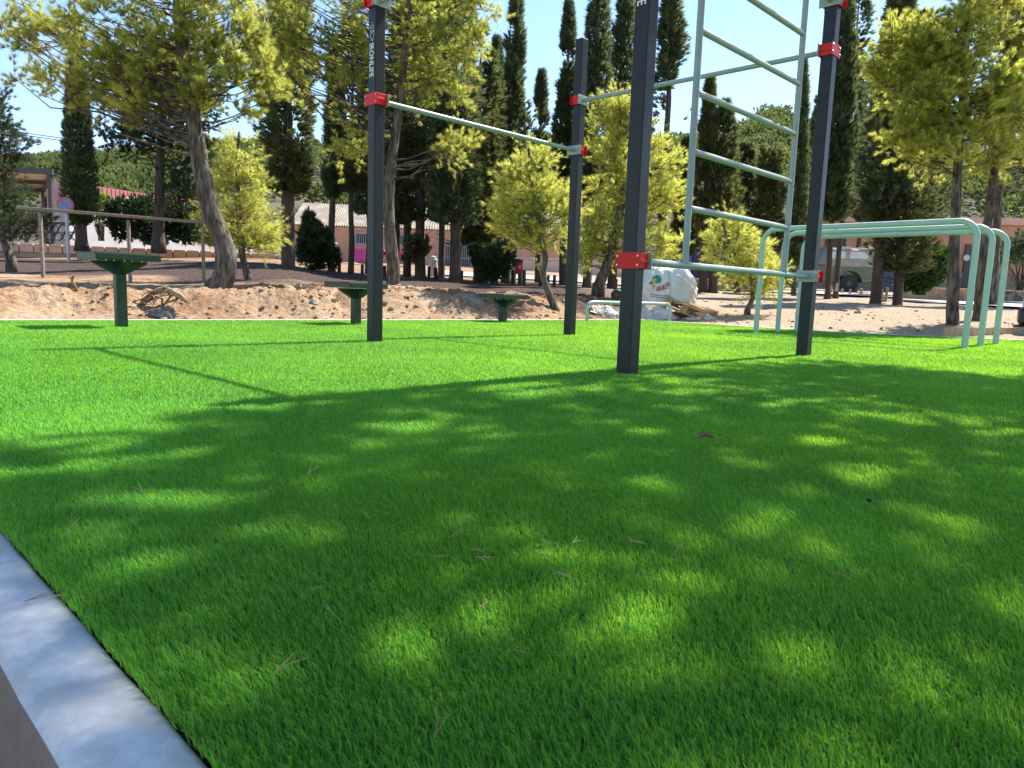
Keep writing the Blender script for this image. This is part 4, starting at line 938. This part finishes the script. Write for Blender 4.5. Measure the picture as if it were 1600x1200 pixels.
def skip():
    for x, y, w_, h_, ang, lab in ((577, 402, 50, 20, 0, 'magenta waste skip with sloping ends behind the lettered post'), (628, 402, 42, 15, .5, 'magenta waste skip lying behind the trunks right of the mottled pine')):
        Y = 36; px = Y/F; c = at(x, y+h_/2, Y); t = thing('waste_skip', c, lab, 'skip', 'magenta waste skips'); L, H, W = w_*px, h_*px, 1.5
        ca, sa = math.cos(ang), math.sin(ang); d = np.array([ca, sa, 0]); o = np.array([sa, -ca, 0])
        pts = [c-d*L*.30, c+d*L*.30, c+d*L*.5+Z*H, c-d*L*.5+Z*H]; MB().prism([p+o*W/2 for p in pts], -o*W).build('tub', M_MAG, t, bevel=.02)
        b = MB()
        for k in (-1, 1): b.box(c+o*k*W/2+Z*H, (L*1.02, .09, .09), (d, o, Z)); b.box(c+d*k*L*.5+Z*H, (.09, W, .09), (d, o, Z))
        for k in (-.2, .05, .3): b.prism([c+d*k*L+o*(W/2+.05)+Z*.05, c+d*(k*L+.08)+o*(W/2+.05)+Z*.05, c+d*(k*L+.08)+o*(W/2+.05)+Z*H, c+d*k*L+o*(W/2+.05)+Z*H], -o*.05)
        b.build('rim', M_MAG, t)
skip()
def pillar():
    Y = 25; px = Y/F; c = at(677, 426, Y); t = thing('white_pillar', c, 'thick white round pillar with a stepped cap among the trunks', 'pillar'); r = 6.3*px; H = 27*px
    MB().lathe(c-Z*.2, [(r, 0), (r*.96, H)], 24).build('shaft', M_BWHITE, t, smooth='auto'); MB().lathe(c+Z*(H-.2), [(r*1.05, 0), (r*1.0, .05), (r*.75, .07), (r*.7, .13), (r*.3, .17)], 24).build('cap', M_BWHITE, t, smooth='auto')
    c = at(518, 414, 30); t = thing('white_pillar', c, 'small white pillar peeping out right of the conical juniper', 'pillar')
    MB().box(c+Z*.35, (.32, .32, 1.0)).build('shaft', M_BWHITE, t, bevel=.02); MB().box(c+Z*.88, (.4, .4, .07)).build('cap', M_BWHITE, t, bevel=.02)
pillar()
def bin_():
    Y = 21; px = Y/F; c = at(810, 436, Y); t = thing('litter_bin', c, 'red litter bin with a dark slot and white label between stake posts', 'litter bin')
    w_ = 12.5*px; z0, z1 = at(810, 428, Y)[2], at(810, 404, Y)[2]; m = np.array([c[0], c[1], (z0+z1)/2])
    for k in (-1, 1): MB().tube([c+X_*k*w_*.42-Z*.2+Y_*.06, c+X_*k*w_*.42+Z*(z1-c[2]-.02)+Y_*.06], .025, 8).build('post', M_GALV, t)
    b = MB(); b.box(m-Z*.03, (w_*.92, .24, z1-z0-.06)); bo = b.build('body', M_BIN, t, bevel=.03)
    MB().box(np.array([c[0], c[1], z1-.05]), (w_*1.02, .28, .07)).build('lid', M_BIN, t, bevel=.02)
    MB().box(np.array([c[0], c[1]-.125, z1-.105]), (w_*.8, .03, .045)).build('slot', M_DARK, bo)
    MB().box(m+X_*.03-Y_*.122+Z*-.02, (.05, .006, .07)).build('label_sticker', M_WHITE, bo)
bin_()
# low stakes along the back of the bank
def stakes():
    proto = None
    for i, (x, y, h_) in enumerate([(530, 416, 9), (566, 421, 8), (601, 424, 8), (670, 431, 15), (681, 430, 12), (721, 431, 8), (801, 437, 15), (812, 438, 10), (819, 438, 16), (845, 440, 9), (856, 441, 11), (866, 441, 11), (962, 445, 9)]):
        Y = 20.5; c = at(x, y, Y); h1 = h_*Y/F
        if proto is None:
            b = MB(); b.lathe(c-Z*.2, [(.045, 0), (.043, .2+.15), (.035, .2+.17)], 9); proto = b.build('stake', M_BARKD, loc=c); o = proto; h0 = .17
        else: o = proto.copy(); COL.objects.link(o)
        o.location = c.tolist(); o.scale = (random.uniform(.9, 1.4), random.uniform(.9, 1.4), h1/.17)
        o.rotation_euler = (random.uniform(-.08, .08), random.uniform(-.08, .08), random.random()*6)
        tag(o, 'short dark wooden stake standing along the back of the shaded bank', 'stake', 'low stakes behind the bank')
    proto = None
    for x, y, h_ in [(1299, 455, 7), (1307, 452, 9), (1345, 459, 8), (1328, 457, 5), (1378, 467, 15), (1384, 466, 16), (1316, 456, 5)]:
        Y = 18.5; c = at(x, y, Y); h1 = h_*Y/F
        if proto is None:
            b = MB(); b.lathe(c-Z*.06, [(.036, 0), (.031, .06+.17), (.020, .06+.172)], 10); proto = b.build('cut_stump', M_STUMP, loc=c, smooth='auto'); o = proto
        else: o = proto.copy(); COL.objects.link(o)
        o.location = c.tolist(); o.scale = (random.uniform(.8, 1.2), random.uniform(.8, 1.2), h1/.17)
        o.rotation_euler = (random.uniform(-.08, .08), random.uniform(0, .15), random.random()*6)
        tag(o, 'thin pale cut stump near the parked off-road vehicle', 'stump', 'cut stumps by the vehicle')
stakes()
def container():
    Y = 30; a = at(1078, 440, Y); b_ = at(1150, 440, Y); c = (a+b_)/2; zb = .62; zt = at(1110, 386, Y)[2]; L = b_[0]-a[0]
    t = thing('skip_container', np.array([c[0], c[1], zb]), 'navy blue metal container standing behind the bulk bag', 'container')
    bo = MB().box(np.array([c[0], c[1]+1, (zb+zt)/2]), (L, 2, zt-zb)).build('body', M_BLUE, t, bevel=.03); q = MB()
    for k in range(7): q.box(np.array([a[0]+L*(k+.5)/7, c[1]-.03, (zb+zt)/2]), (.09, .08, zt-zb-.2))
    q.build('ribs', M_BLUE, t); MB().box(np.array([c[0], c[1]-.05, zt-.06]), (L+.05, .12, .12)).build('top_rail', M_BLUE, t)
    c = at(1386, 457, 25); t = thing('bin_container', c, 'dark blue wheeled bin between the two leaning trunks at the right', 'container')
    MB().box(c+Z*.42, (.72, .6, .80), taper=1.06).build('body', M_BLUE, t, bevel=.04); MB().box(c+Z*.86, (.8, .68, .07)).build('lid', M_BLUE, t, bevel=.02)
    for k in (-1, 1): MB().lathe(c+X_*k*.26-Y_*.33+Z*.06, [(.07, -.03), (.07, .03)], 12, (X_, Z, Y_)).build('castor', M_RUBBER, t)
container()

# ------------------------------------------------------------------ vehicles
def wheel(t, c, ax, R, W):
    """ax = (forward, up, outward)"""
    w_ = MB().lathe(c, [(R*.6, -W/2), (R*.93, -W/2), (R, -W*.3), (R, W*.3), (R*.93, W/2), (R*.6, W/2)], 28, ax).build('wheel', M_RUBBER, t, smooth='auto')
    MB().lathe(c, [(R*.6, -W*.3), (R*.62, W*.48), (R*.52, W*.42), (R*.3, W*.34), (R*.26, W*.5), (R*.1, W*.52)], 24, ax).build('rim', M_RIM, w_, smooth='auto')
def offroader():
    Y = 30.5; c = at(1325, 457, Y); t = thing('off_road_vehicle', c, 'parked old military green off-road vehicle with a khaki canvas back', 'off-road vehicle')
    f = unit(np.array([-1, .30, 0])); s = np.array([f[1], -f[0], 0]);
    if s[1] > 0: s = -s                               # towards the viewer
    O = c-s*.78+Z*.0                                   # rear axle centre on the ground
    def P(x, y, z): return O+f*x+s*y+Z*z
    W = .82
    def side_extr(pts, y0, y1): return [P(x, y0, z) for x, z in pts], (y1-y0)
    def body(name, pts, m, w_=W, bev=.03, sub=None):
        b = MB(); b.prism([P(x, w_, z) for x, z in pts], -s*2*w_); return b.build(name, m, t, bevel=bev)
    arch = lambda cx, r: [(cx+r*math.cos(a), .40+r*math.sin(a)) for a in np.linspace(math.pi, 0, 9)]
    low = [(-.95, .5), (-.95, 1.08), (2.05, 1.08), (2.05, .42)] + [(2.0, .42)] + [(.50, .42)]+[p for p in arch(0, .50)[::-1]]+[(-.55, .5)]
    body('rear_body', low, M_JEEP)
    fr = [(2.06, .42), (2.06, 1.1), (3.3, 1.06), (3.42, .95), (3.42, .5)]+[p for p in arch(2.72, .48)[::-1]]
    body('bonnet_body', fr, M_JEEP, W-.03)
    body('windscreen_frame', [(1.55, 1.09), (1.30, 1.86), (1.0, 1.88), (.95, 1.09)], M_JEEP, W-.02, .02)
    MB().prism([P(1.58, -.66, 1.16), P(1.58, .66, 1.16), P(1.36, .66, 1.78), P(1.36, -.66, 1.78)], f*.02).build('windscreen', M_GLASS, t)
    for k in (-1, 1): MB().prism([P(1.46, k*(W-.01), 1.16), P(.75, k*(W-.01), 1.16), P(.72, k*(W-.01), 1.74), P(1.26, k*(W-.01), 1.74)], s*k*.012).build('door_window', M_GLASS, t)
    cv = MB(); pr = []
    for x in np.linspace(-.97, .98, 14):
        z = 1.86+.035*math.sin(x*7)+.02*math.sin(x*17+1); row = []
        for y, zz in ((W+.01, 1.07), (W, 1.5), (W-.03, z-.10), (W-.14, z), (0, z+.05), (-W+.14, z), (-W+.03, z-.10), (-W, 1.5), (-W-.01, 1.07)): row.append(P(x+(0.06 if zz > 1.6 and x < -.9 else 0), y+.008*math.sin(x*11+zz*9), zz))
        pr.append(row)
    n, m = len(pr), len(pr[0]); cv.add([p for r in pr for p in r], [[i*m+j, i*m+j+1, (i+1)*m+j+1, (i+1)*m+j] for i in range(n-1) for j in range(m-1)]+[list(range(m)), list(range((n-1)*m+m-1, (n-1)*m-1, -1))])
    ca = cv.build('canvas_top', M_CANVAS, t, smooth='auto')
    for x0, x1 in ((-.62, .06), (.22, .80)):
        for k in (-1, 1): MB().prism([P(x0, k*(W+.005), 1.40), P(x1, k*(W+.005), 1.40), P(x1, k*(W+.0), 1.68), P(x0, k*(W+.0), 1.68)], s*k*.016).build('canvas_window', M_PLASTICW, ca)
    MB().tube([P(x, W+.02, 1.84+.03*math.sin(x*9)) for x in np.linspace(-.95, .9, 9)], .025, 6).build('rolled_flap', M_BWHITE, ca)
    MB().tube([P(-.5, W+.03, 1.70), P(-.75, W+.04, 1.5), P(-.9, W+.04, 1.44)], .012, 5).build('strap', M_RUBBER, ca)
    for x in (0, 2.72):
        for k in (-1, 1): wheel(t, P(x, k*(W-.10), .37), (f, Z, s*k), .37, .2)
    MB().box(P(-1.0, 0, .52), (.08, 2*W-.1, .14), (f, s, Z)).build('rear_bumper', M_IRON, t); MB().box(P(3.5, 0, .55), (.1, 2*W, .14), (f, s, Z)).build('front_bumper', M_IRON, t)
    for k in (-1, 1): MB().lathe(P(3.42, k*.5, .86), [(.09, 0), (.09, .03), (.06, .045)], 16, (s, Z, f)).build('headlight', M_GALV, t); MB().lathe(P(-.955, k*.7, .85), [(.05, 0), (.05, .03)], 12, (s, Z, -f)).build('tail_light', M_TAIL, t)
    for k in (-1, 1): MB().box(P(1.42, k*(W+.12), 1.35), (.05, .14, .2), (f, s, Z)).build('mirror', M_IRON, t, bevel=.01)
offroader()
def hatchback():
    Y = 10.6; px = Y/F; c = at(1592, 531, Y); t = thing('parked_car', c, 'dark car parked at the right edge, only its tail corner in view', 'car')
    f = unit(np.array([.83, -.56, 0])); s = np.array([f[1], -f[0], 0]); O = c+f*.02-s*.83+Z*-.02      # rear bumper corner nearest
    def P(x, y, z): return O+f*x+s*y+Z*z
    secs = []          # loft along the car: x, half width, sill z, belt z, roof z, roof half width
    for x, hw, z0, zb, zr, rw in ((0.0, .66, .42, .70, .74, .55), (.03, .76, .30, .82, .90, .60), (.12, .80, .24, .88, 1.12, .62), (.35, .82, .22, .90, 1.40, .62), (.9, .83, .22, .91, 1.47, .62), (1.7, .83, .22, .91, 1.47, .62), (2.4, .83, .22, .92, 1.36, .60), (2.95, .82, .22, .93, 1.0, .62), (3.5, .79, .24, .82, .86, .6), (3.75, .70, .30, .66, .68, .5)):
        secs.append([P(x, y, z) for y, z in ((hw*.9, z0), (hw, z0+.12), (hw*1.02, (z0+zb)/2), (hw, zb), (rw+.04, (zb*.25+zr*.75)), (rw*.85, zr), (0, zr+.03), (-rw*.85, zr), (-rw-.04, zb*.25+zr*.75), (-hw, zb), (-hw*1.02, (z0+zb)/2), (-hw, z0+.12), (-hw*.9, z0))])
    m = len(secs[0]); b = MB(); b.add([p for r in secs for p in r], [[i*m+j, i*m+(j+1) % m, (i+1)*m+(j+1) % m, (i+1)*m+j] for i in range(len(secs)-1) for j in range(m)]+[list(range(m-1, -1, -1)), list(range((len(secs)-1)*m, len(secs)*m))])
    b.build('body', M_CARP, t, smooth='auto')
    for k in (-1, 1):
        MB().prism([P(.45, k*.775, .97), P(2.5, k*.775, .97), P(2.2, k*.665, 1.33), P(.62, k*.665, 1.37)], s*k*.03).build('side_window', M_GLASS, t)
        MB().box(P(.055, k*.70, .66), (.10, .17, .22), (f, s, Z)).build('tail_light', M_TAIL, t, bevel=.02)
        for x in (.62, 3.05): wheel(t, P(x, k*.74, .29), (f, Z, s*k), .30, .2)
    MB().prism([P(.07, -.5, .95), P(.07, .5, .95), P(.30, .48, 1.33), P(.30, -.48, 1.33)], -f*.02).build('rear_window', M_GLASS, t)
    MB().box(P(.02, 0, .36), (.16, 1.5, .26), (f, s, Z)).build('bumper', M_BLACKP, t, bevel=.05)
    MB().box(P(-.005, 0.45, .56), (.03, .42, .11), (f, s, Z)).build('number_plate', M_WHITE, t)
hatchback()

# ------------------------------------------------------------------ site debris
def bulk_bag():
    Y = 13; px = Y/F; c = at(1045, 472, Y); t = thing('bulk_bag', c, 'white woven bulk bag with a green tree mark and red lettering', 'bulk bag')
    rg = np.random.default_rng(4); n = 26; W, H = 76*px, 54*px; ax = unit(np.array([1, -.30, 0])); o = np.array([ax[1], -ax[0], 0])
    def surf(a, q):        # a: angle round, q: height 0..1
        sx, sy = math.cos(a), math.sin(a); e = (abs(sx)**3.2+abs(sy)**3.2)**(-1/3.2)
        wd = (.50+.05*math.sin(q*3.1)-.12*max(0, q-.6)**1.3/.4**1.3) * W
        p = ax*sx*e*wd+o*sy*e*wd*.85
        p = p*(1+.045*math.sin(a*7+q*9)+.03*math.sin(a*13-q*17)+.02*math.sin(a*23+q*31))
        top = H*(.98+.05*math.sin(a*3))*q
        lean = -ax*.07*q
        return c+p+lean+Z*(top-.02)
    v, f = [], []; K, L = 64, 22
    for i in range(L+1):
        for j in range(K): v.append(surf(2*math.pi*j/K, i/L))
    for i in range(L):
        for j in range(K): f.append([i*K+j, i*K+(j+1) % K, (i+1)*K+(j+1) % K, (i+1)*K+j])
    ctr = len(v); v.append(c+Z*(H*.97)-ax*.07); f += [[L*K+j, L*K+(j+1) % K, ctr] for j in range(K)]
    b = MB(); b.add(v, f); b.build('bag_body', M_BAG, t, smooth=True)
    for a in (2.2, .75, 3.9, 5.4): 
        p = surf(a, .96); MB().tube([p, p+Z*.08+ax*.03, p+Z*.05+ax*.09, p-Z*.02+ax*.12], .012, 5).build('lifting_loop', M_BAG, t)
    sm = MB(); sm.tube([surf(math.pi*.5-.15, q)+o*.006 for q in np.linspace(0, .98, 14)], .008, 5); sm.build('seam', M_GREY_SEAM, t)
    # printed marks follow the front of the bag
    def front(u_, q, off=.010):
        a = math.pi/2+.80-u_*1.2; return surf(a, q)+o*off
    def patch(fn, mb, nu=10, nv=6):
        vv = [fn(i/(nu-1), j/(nv-1)) for j in range(nv) for i in range(nu)]; mb.add(vv, [[j*nu+i, j*nu+i+1, (j+1)*nu+i+1, (j+1)*nu+i] for j in range(nv-1) for i in range(nu-1)])
    b = MB(); disc = [front(.42+.12*math.cos(x)*r, .70+.12*math.sin(x)*r, .012) for r in (1, .6, .25) for x in np.linspace(0, 2*math.pi, 20, endpoint=False)]
    b.add(disc, [[r*20+j, r*20+(j+1) % 20, (r+1)*20+(j+1) % 20, (r+1)*20+j] for r in range(2) for j in range(20)]+[list(range(40, 60))]); b.build('print_green', M_TGRN, t)
    b = MB(); patch(lambda i, j: front(.24+.17*i, .52+.12*i+.09*j, .014), b); b.build('print_yellow', M_TYEL, t)
    b = MB(); patch(lambda i, j: front(.22+.09*i, .51+.05*i+.07*j, .016), b); b.build('print_dark', M_TBLK, t)
    for k, ch in enumerate('TANER'):
        q = k/4; u_ = .22+.52*q; z_ = .38-.05*math.sin(q*math.pi)+.10*q*q
        p = front(u_, z_, .016); p2 = front(u_+.05, z_+.012*(q*4-1.4), .016); xd = unit(p2-p); yd = unit(np.cross(np.cross(xd, Z), xd)); yd = yd if yd[2] > 0 else -yd
        text_obj(ch, .068, .085, p, xd, yd, M_TREDTXT, 'print_letter', t)
    for r, (h0, sp) in enumerate(((.23, .55), (.17, .62))):
        b = MB(); x = .16
        while x < .16+sp:
            l = random.uniform(.04, .10); patch(lambda i, j: front(x+l*i, h0-.03*(x-.1)+.022*j, .013), b, 4, 2); x += l+.02
        b.build('print_line', M_TBLK, t)
M_GREY_SEAM = mat('grey_seam', (.45, .47, .50), rough=.7)
bulk_bag()
def crumple(name, label, c, rx, ry, h, m, seed, cat):
    rg = np.random.default_rng(seed); n, k = 46, 30; v = []
    for i in range(n):
        for j in range(k):
            a, b_ = i/(n-1)*2-1, j/(k-1)*2-1; e = max(0, 1-(abs(a)**2.6+abs(b_)**2.6))**.6
            x, y = c[0]+a*rx, c[1]+b_*ry
            z = float(np.abs(fbm(np.array([x*3.1]), np.array([y*3.1+seed]), 4, seed))[0])*1.7+float(fbm(np.array([x*1.2]), np.array([y+seed]), 2, seed+9)[0])*.5+.45
            v.append([x+rg.normal(0, .008), y+rg.normal(0, .008), tz(x, y)+.01+max(0, z)*h*e])
    b = MB(); b.add(v, [[i*k+j, (i+1)*k+j, (i+1)*k+j+1, i*k+j+1] for i in range(n-1) for j in range(k-1)]); o = b.build(name, m, loc=c); tag(o, label, cat); return o
p = at(1008, 490, 12.6); crumple('crumpled_sack', 'heap of crumpled white plastic sacking at the foot of the bulk bag', p, .58, .30, .26, M_BAGD, 5, 'sacking')
p = at(945, 490, 12.6); crumple('crumpled_sack', 'flat pale plastic scrap left of the near frame post', p, .26, .2, .12, M_BAGD, 8, 'sacking')
p = at(1095, 494, 12.3); crumple('crumpled_sack', 'soiled scrap of sacking lying in front of the wooden pallet', p, .26, .12, .10, M_BAGD, 11, 'sacking')
def pallet():
    Y = 12.7; c = at(1080, 487, Y); t = thing('wooden_pallet', c, 'broken wooden pallet tilted beside the bulk bag', 'pallet')
    d = unit(at(1112, 492, Y-.2)-at(1045, 466, Y+.2)); s = unit(np.array([.25, 1, .12])); s = unit(s-d*np.dot(s, d)); nn = np.cross(d, s)
    if nn[2] < 0: nn = -nn
    L = .74
    c = c+Z*.05
    b = MB()
    for k in range(6): b.box(c+s*(k-2.5)*.14+nn*.075, (L, .10, .02), (d, s, nn))
    b.build('deck_board', M_PALLET, t); b = MB()
    for k in range(3): b.box(c+s*(k-1)*.36-nn*.06, (L, .10, .02), (d, s, nn))
    b.build('base_board', M_PALLET, t)
    for i in (-1, 0, 1):
        for k in (-1, 0, 1): MB().box(c+d*i*(L/2-.06)+s*k*.36+nn*.007, (.12, .10, .11), (d, s, nn)).build('block', M_PALLET, t)
pallet()
def cart_wheel():
    c = at(963, 461, 13.4); t = thing('barrow_wheel', c, 'small black rubber wheel left of the near frame post', 'wheel'); wheel(t, c, (X_, Z, -Y_), .10, .06)
cart_wheel()
def roots():
    c = hit(258, 476); Y = c[1]-.1; t = thing('uprooted_stump', c, 'uprooted twisted tree stump on the bank beside the curved pine', 'stump'); rg = np.random.default_rng(6)
    b = MB(); b.tube([at(222, 470, Y), at(240, 458, Y-.05), at(258, 452, Y), at(275, 458, Y), at(292, 472, Y-.1)], [.018, .03, .042, .034, .018], 9, wob=.25); b.build('trunk', M_ROOT, t, smooth=True)
    for i in range(22):
        a = at(rg.uniform(228, 288), rg.uniform(452, 468), Y-.05); e = a+np.array([rg.normal(0, .11), -rg.uniform(.02, .18), -rg.uniform(.03, .15)]); m = (a+e)/2+rg.normal(0, .04, 3)
        MB().tube([a, m, e], [.011, .008, .003], 6, wob=.2).build('root', M_ROOT, t, smooth=True)
    for i in range(3):
        a = at(262+i*6, 452+i*3, Y-.1); MB().tube([a, a+[.06, -.02, -.02], a+[.12, -.03, -.07]], [.025, .03, .018], 7, wob=.2).build('peeled_bark', M_ROCK, t, smooth=True)
    c = hit(122, 457); o = MB().tube([c-Z*.06, c+[-.02, 0, .05], c+[-.055, 0, .11], c+[-.06, 0, .16]], [.018, .016, .014, .018], 8, wob=.15).tube([c+[-.06, 0, .15], c+[-.085, 0, .165]], [.014, .009], 6).tube([c+[-.06, 0, .155], c+[-.03, 0, .175]], [.012, .012], 6).build('dead_stick', M_ROOT, loc=c, smooth=True)
    tag(o, 'forked dead stick poking out of the bank left of the tallest platform', 'stick')
    for i, (x, y, w_, h_, lab) in enumerate(((255, 492, .17, .10, 'knobbly grey lump of old concrete under the uprooted stump'), (735, 470, .30, .11, 'small pile of grey ash on the bank left of the lowest platform'))):
        c = hit(x, y); crumple('concrete_lump' if i == 0 else 'ash_pile', lab, c, w_*(.8 if i else .8), w_*.7, h_*(1.0 if i == 0 else .55), M_ASH, 20+i, 'rubble')
roots()
def rock_bm(seed, m, name):
    rg = np.random.default_rng(seed); bm = bmesh.new(); bmesh.ops.create_icosphere(bm, subdivisions=2, radius=1)
    k = rg.normal(0, 1, (5, 3)); off = rg.uniform(0, 6, 5)
    for v in bm.verts:
        p = np.array(v.co[:]); s = 1+sum(.11*math.sin(float(np.dot(p, k[i])*1.9+off[i])) for i in range(5))
        for q in k[:4]:
            n_ = unit(q); d = float(np.dot(p*s, n_)); 
            if d > .62: s *= .62/d
        v.co = Vector((p*s*[1, .8, .62]).tolist())
    me = bpy.data.meshes.new(name); bm.to_mesh(me); bm.free(); me.materials.append(m); return me
def bank_xy(rg, smax):
    while True:
        q = rg.random(); a = TURF[0]+(TURF[1]-TURF[0])*rg.uniform(.18, 1.0); n_ = np.array([-(TURF[1]-TURF[0])[1], (TURF[1]-TURF[0])[0], 0]); n_ = unit(n_); p = a+n_*(.12+smax*rg.random()**1.3)
        return p[0], p[1]
def stones():
    rg = np.random.default_rng(17); ms = [rock_bm(i, M_ROCK, 'stone') for i in range(4)]
    for i in range(90):
        if i < 62: x, y = bank_xy(rg, 2.6)
        else:
            x = rg.uniform(2.2, 9.5); y = rg.uniform(10.6, 14.5)
            if poly_sd(np.array([x]), np.array([y]), TURF)[0] < .15: continue
        o = bpy.data.objects.new('stone', ms[i % 4]); COL.objects.link(o); r = rg.uniform(.018, .055)*(1.5 if rg.random() < .12 else 1); z = float(terrain(np.array([x]), np.array([y]))[0])
        o.location = (x, y, z+r*.25); o.scale = (r, r, r); o.rotation_euler = (rg.normal(0, .3), rg.normal(0, .3), rg.random()*6); tag(o, 'loose pale stone lying on the bare earth beyond the turf', 'stone', 'loose stones on the earth')
    # countless small clods: one object
    V_, F_, n = [], [], 0; me = rock_bm(9, M_CLOD, 't'); base = np.array([v.co[:] for v in me.vertices]); tri = np.array([p.vertices[:] for p in me.polygons])
    for i in range(1500):
        if i < 1250: x, y = bank_xy(rg, 2.2)
        else:
            x = rg.uniform(2, 9); y = rg.uniform(10, 15)
            if poly_sd(np.array([x]), np.array([y]), TURF)[0] < .15: continue
        r = .006+.026*rg.random()**2.6; a = rg.random()*6.28; c, s = math.cos(a), math.sin(a); z = float(terrain(np.array([x]), np.array([y]))[0])
        V_.append((base*rg.uniform(.7, 1.3, 3))@np.array([[c, -s, 0], [s, c, 0], [0, 0, 1]])*r+[x, y, z+r*.2]); F_.append(tri+n); n += len(base)
    o = fast_mesh('earth_clods', np.concatenate(V_), np.concatenate(F_), M_CLOD); tag(o, kind='stuff'); o['label'] = 'crumbled earth clods scattered over the bank'
stones()
def brick_edging():
    t = thing('brick_edging', gnd(1530, 528), 'row of pale bricks edging the sand under the mint bars at the right', 'edging'); a, b = at(1478, 527, 9.95), at(1660, 512, 10.9)
    a[2] = tz(a[0], a[1]); b[2] = a[2]+.03; d, o, _ = frame_axes(a, b); L = np.linalg.norm(b-a); n = int(L/.105); q = MB()
    for k in range(n): q.box(a+(b-a)*(k+.5)/n+Z*.05, (L/n-.008, .10, .17), (d, o, Z))
    q.build('brick_row', M_BRICKE, t, bevel=.006)
brick_edging()
def litter():
    rg = np.random.default_rng(23); proto = None
    pts = [(425, 1055), (755, 950), (870, 855), (580, 810), (495, 690), (240, 668), (145, 783), (105, 833), (510, 915), (900, 905), (1010, 850), (530, 968), (720, 820), (230, 775), (745, 870), (1495, 882), (820, 1020), (680, 1150), (1050, 870), (1180, 905), (960, 690), (1230, 735), (640, 855), (700, 840), (860, 870), (330, 700), (410, 770), (1330, 905), (60, 640), (1080, 760), (735, 858), (758, 872), (700, 868), (880, 862), (895, 848), (1020, 858), (610, 800), (480, 742), (1130, 690)]
    for i, (x, y) in enumerate(pts):
        c = gnd(x, y, .032)
        if proto is None:
            b = MB(); a2 = np.array([math.cos(.45), math.sin(.45), .10]); c0 = c
            b.tube([c0, c0+[.035, .006, .004], c0+[.075, .004, .002]], [.0011, .0010, .0006], 5); b.tube([c0, c0+a2*.036+[0, -.002, .002], c0+a2*.072], [.0011, .0010, .0006], 5); proto = b.build('fallen_needle', M_NEEDLE, loc=c0); o = proto
        else: o = proto.copy(); COL.objects.link(o)
        k = rg.uniform(.36, .62); o.scale = (k, k, k); o.location = c.tolist(); o.rotation_euler = (rg.normal(0, .25), rg.normal(-.1, .3), rg.random()*6.28); tag(o, 'pair of dry brown pine needles lying on the turf', 'pine needles', 'fallen pine needles on the turf')
    c = np.array([*UV(.215, -1.12)[:2], .006]); o = proto.copy(); COL.objects.link(o); o.location = c.tolist(); o.rotation_euler = (0, 0, .35); o.scale = (.75,)*3; tag(o, 'dark pair of dry pine needles lying on the pale kerb', 'pine needles'); del o['group']
    c = gnd(1358, 784, .03); o = MB().lathe(c, [(.003, 0), (.0055, .003), (.0055, .006), (.003, .008)], 12).build('black_cap', M_BLACKP, loc=c, smooth=True); tag(o, 'tiny shiny black cap lying on the turf', 'cap')
    c = gnd(1090, 684, .03); o = MB().tube([c, c+[.02, .01, .012], c+[.05, .0, .004]], [.004, .010, .003], 6, wob=.3).build('dry_leaf', M_ROOT, loc=c); tag(o, 'curled dry brown leaf lying on the shaded turf', 'leaf')
litter()
def cables():
    for pts, lab in (([at(-60, 190, 34), at(40, 208, 33), at(140, 222, 32)], 'black overhead cable crossing the sky at the left'), ([at(1440, 300, 44), at(1520, 309, 42), at(1640, 318, 40)], 'black overhead cable above the terracotta building'), ([at(1180, 246, 46), at(1300, 220, 45), at(1420, 190, 44)], 'black overhead cable rising behind the right frame post')):
        for k in range(2):
            if k and 'sky' not in lab: continue
            P = [q for q in pts]; c = (P[0]+P[-1])/2
            o = MB().tube([p-Z*.10*k for p in P], .018, 6).build('overhead_cable', M_CABLE, loc=c); tag(o, lab if not k else 'lower twin of the black overhead cable crossing the sky', 'cable')
cables()
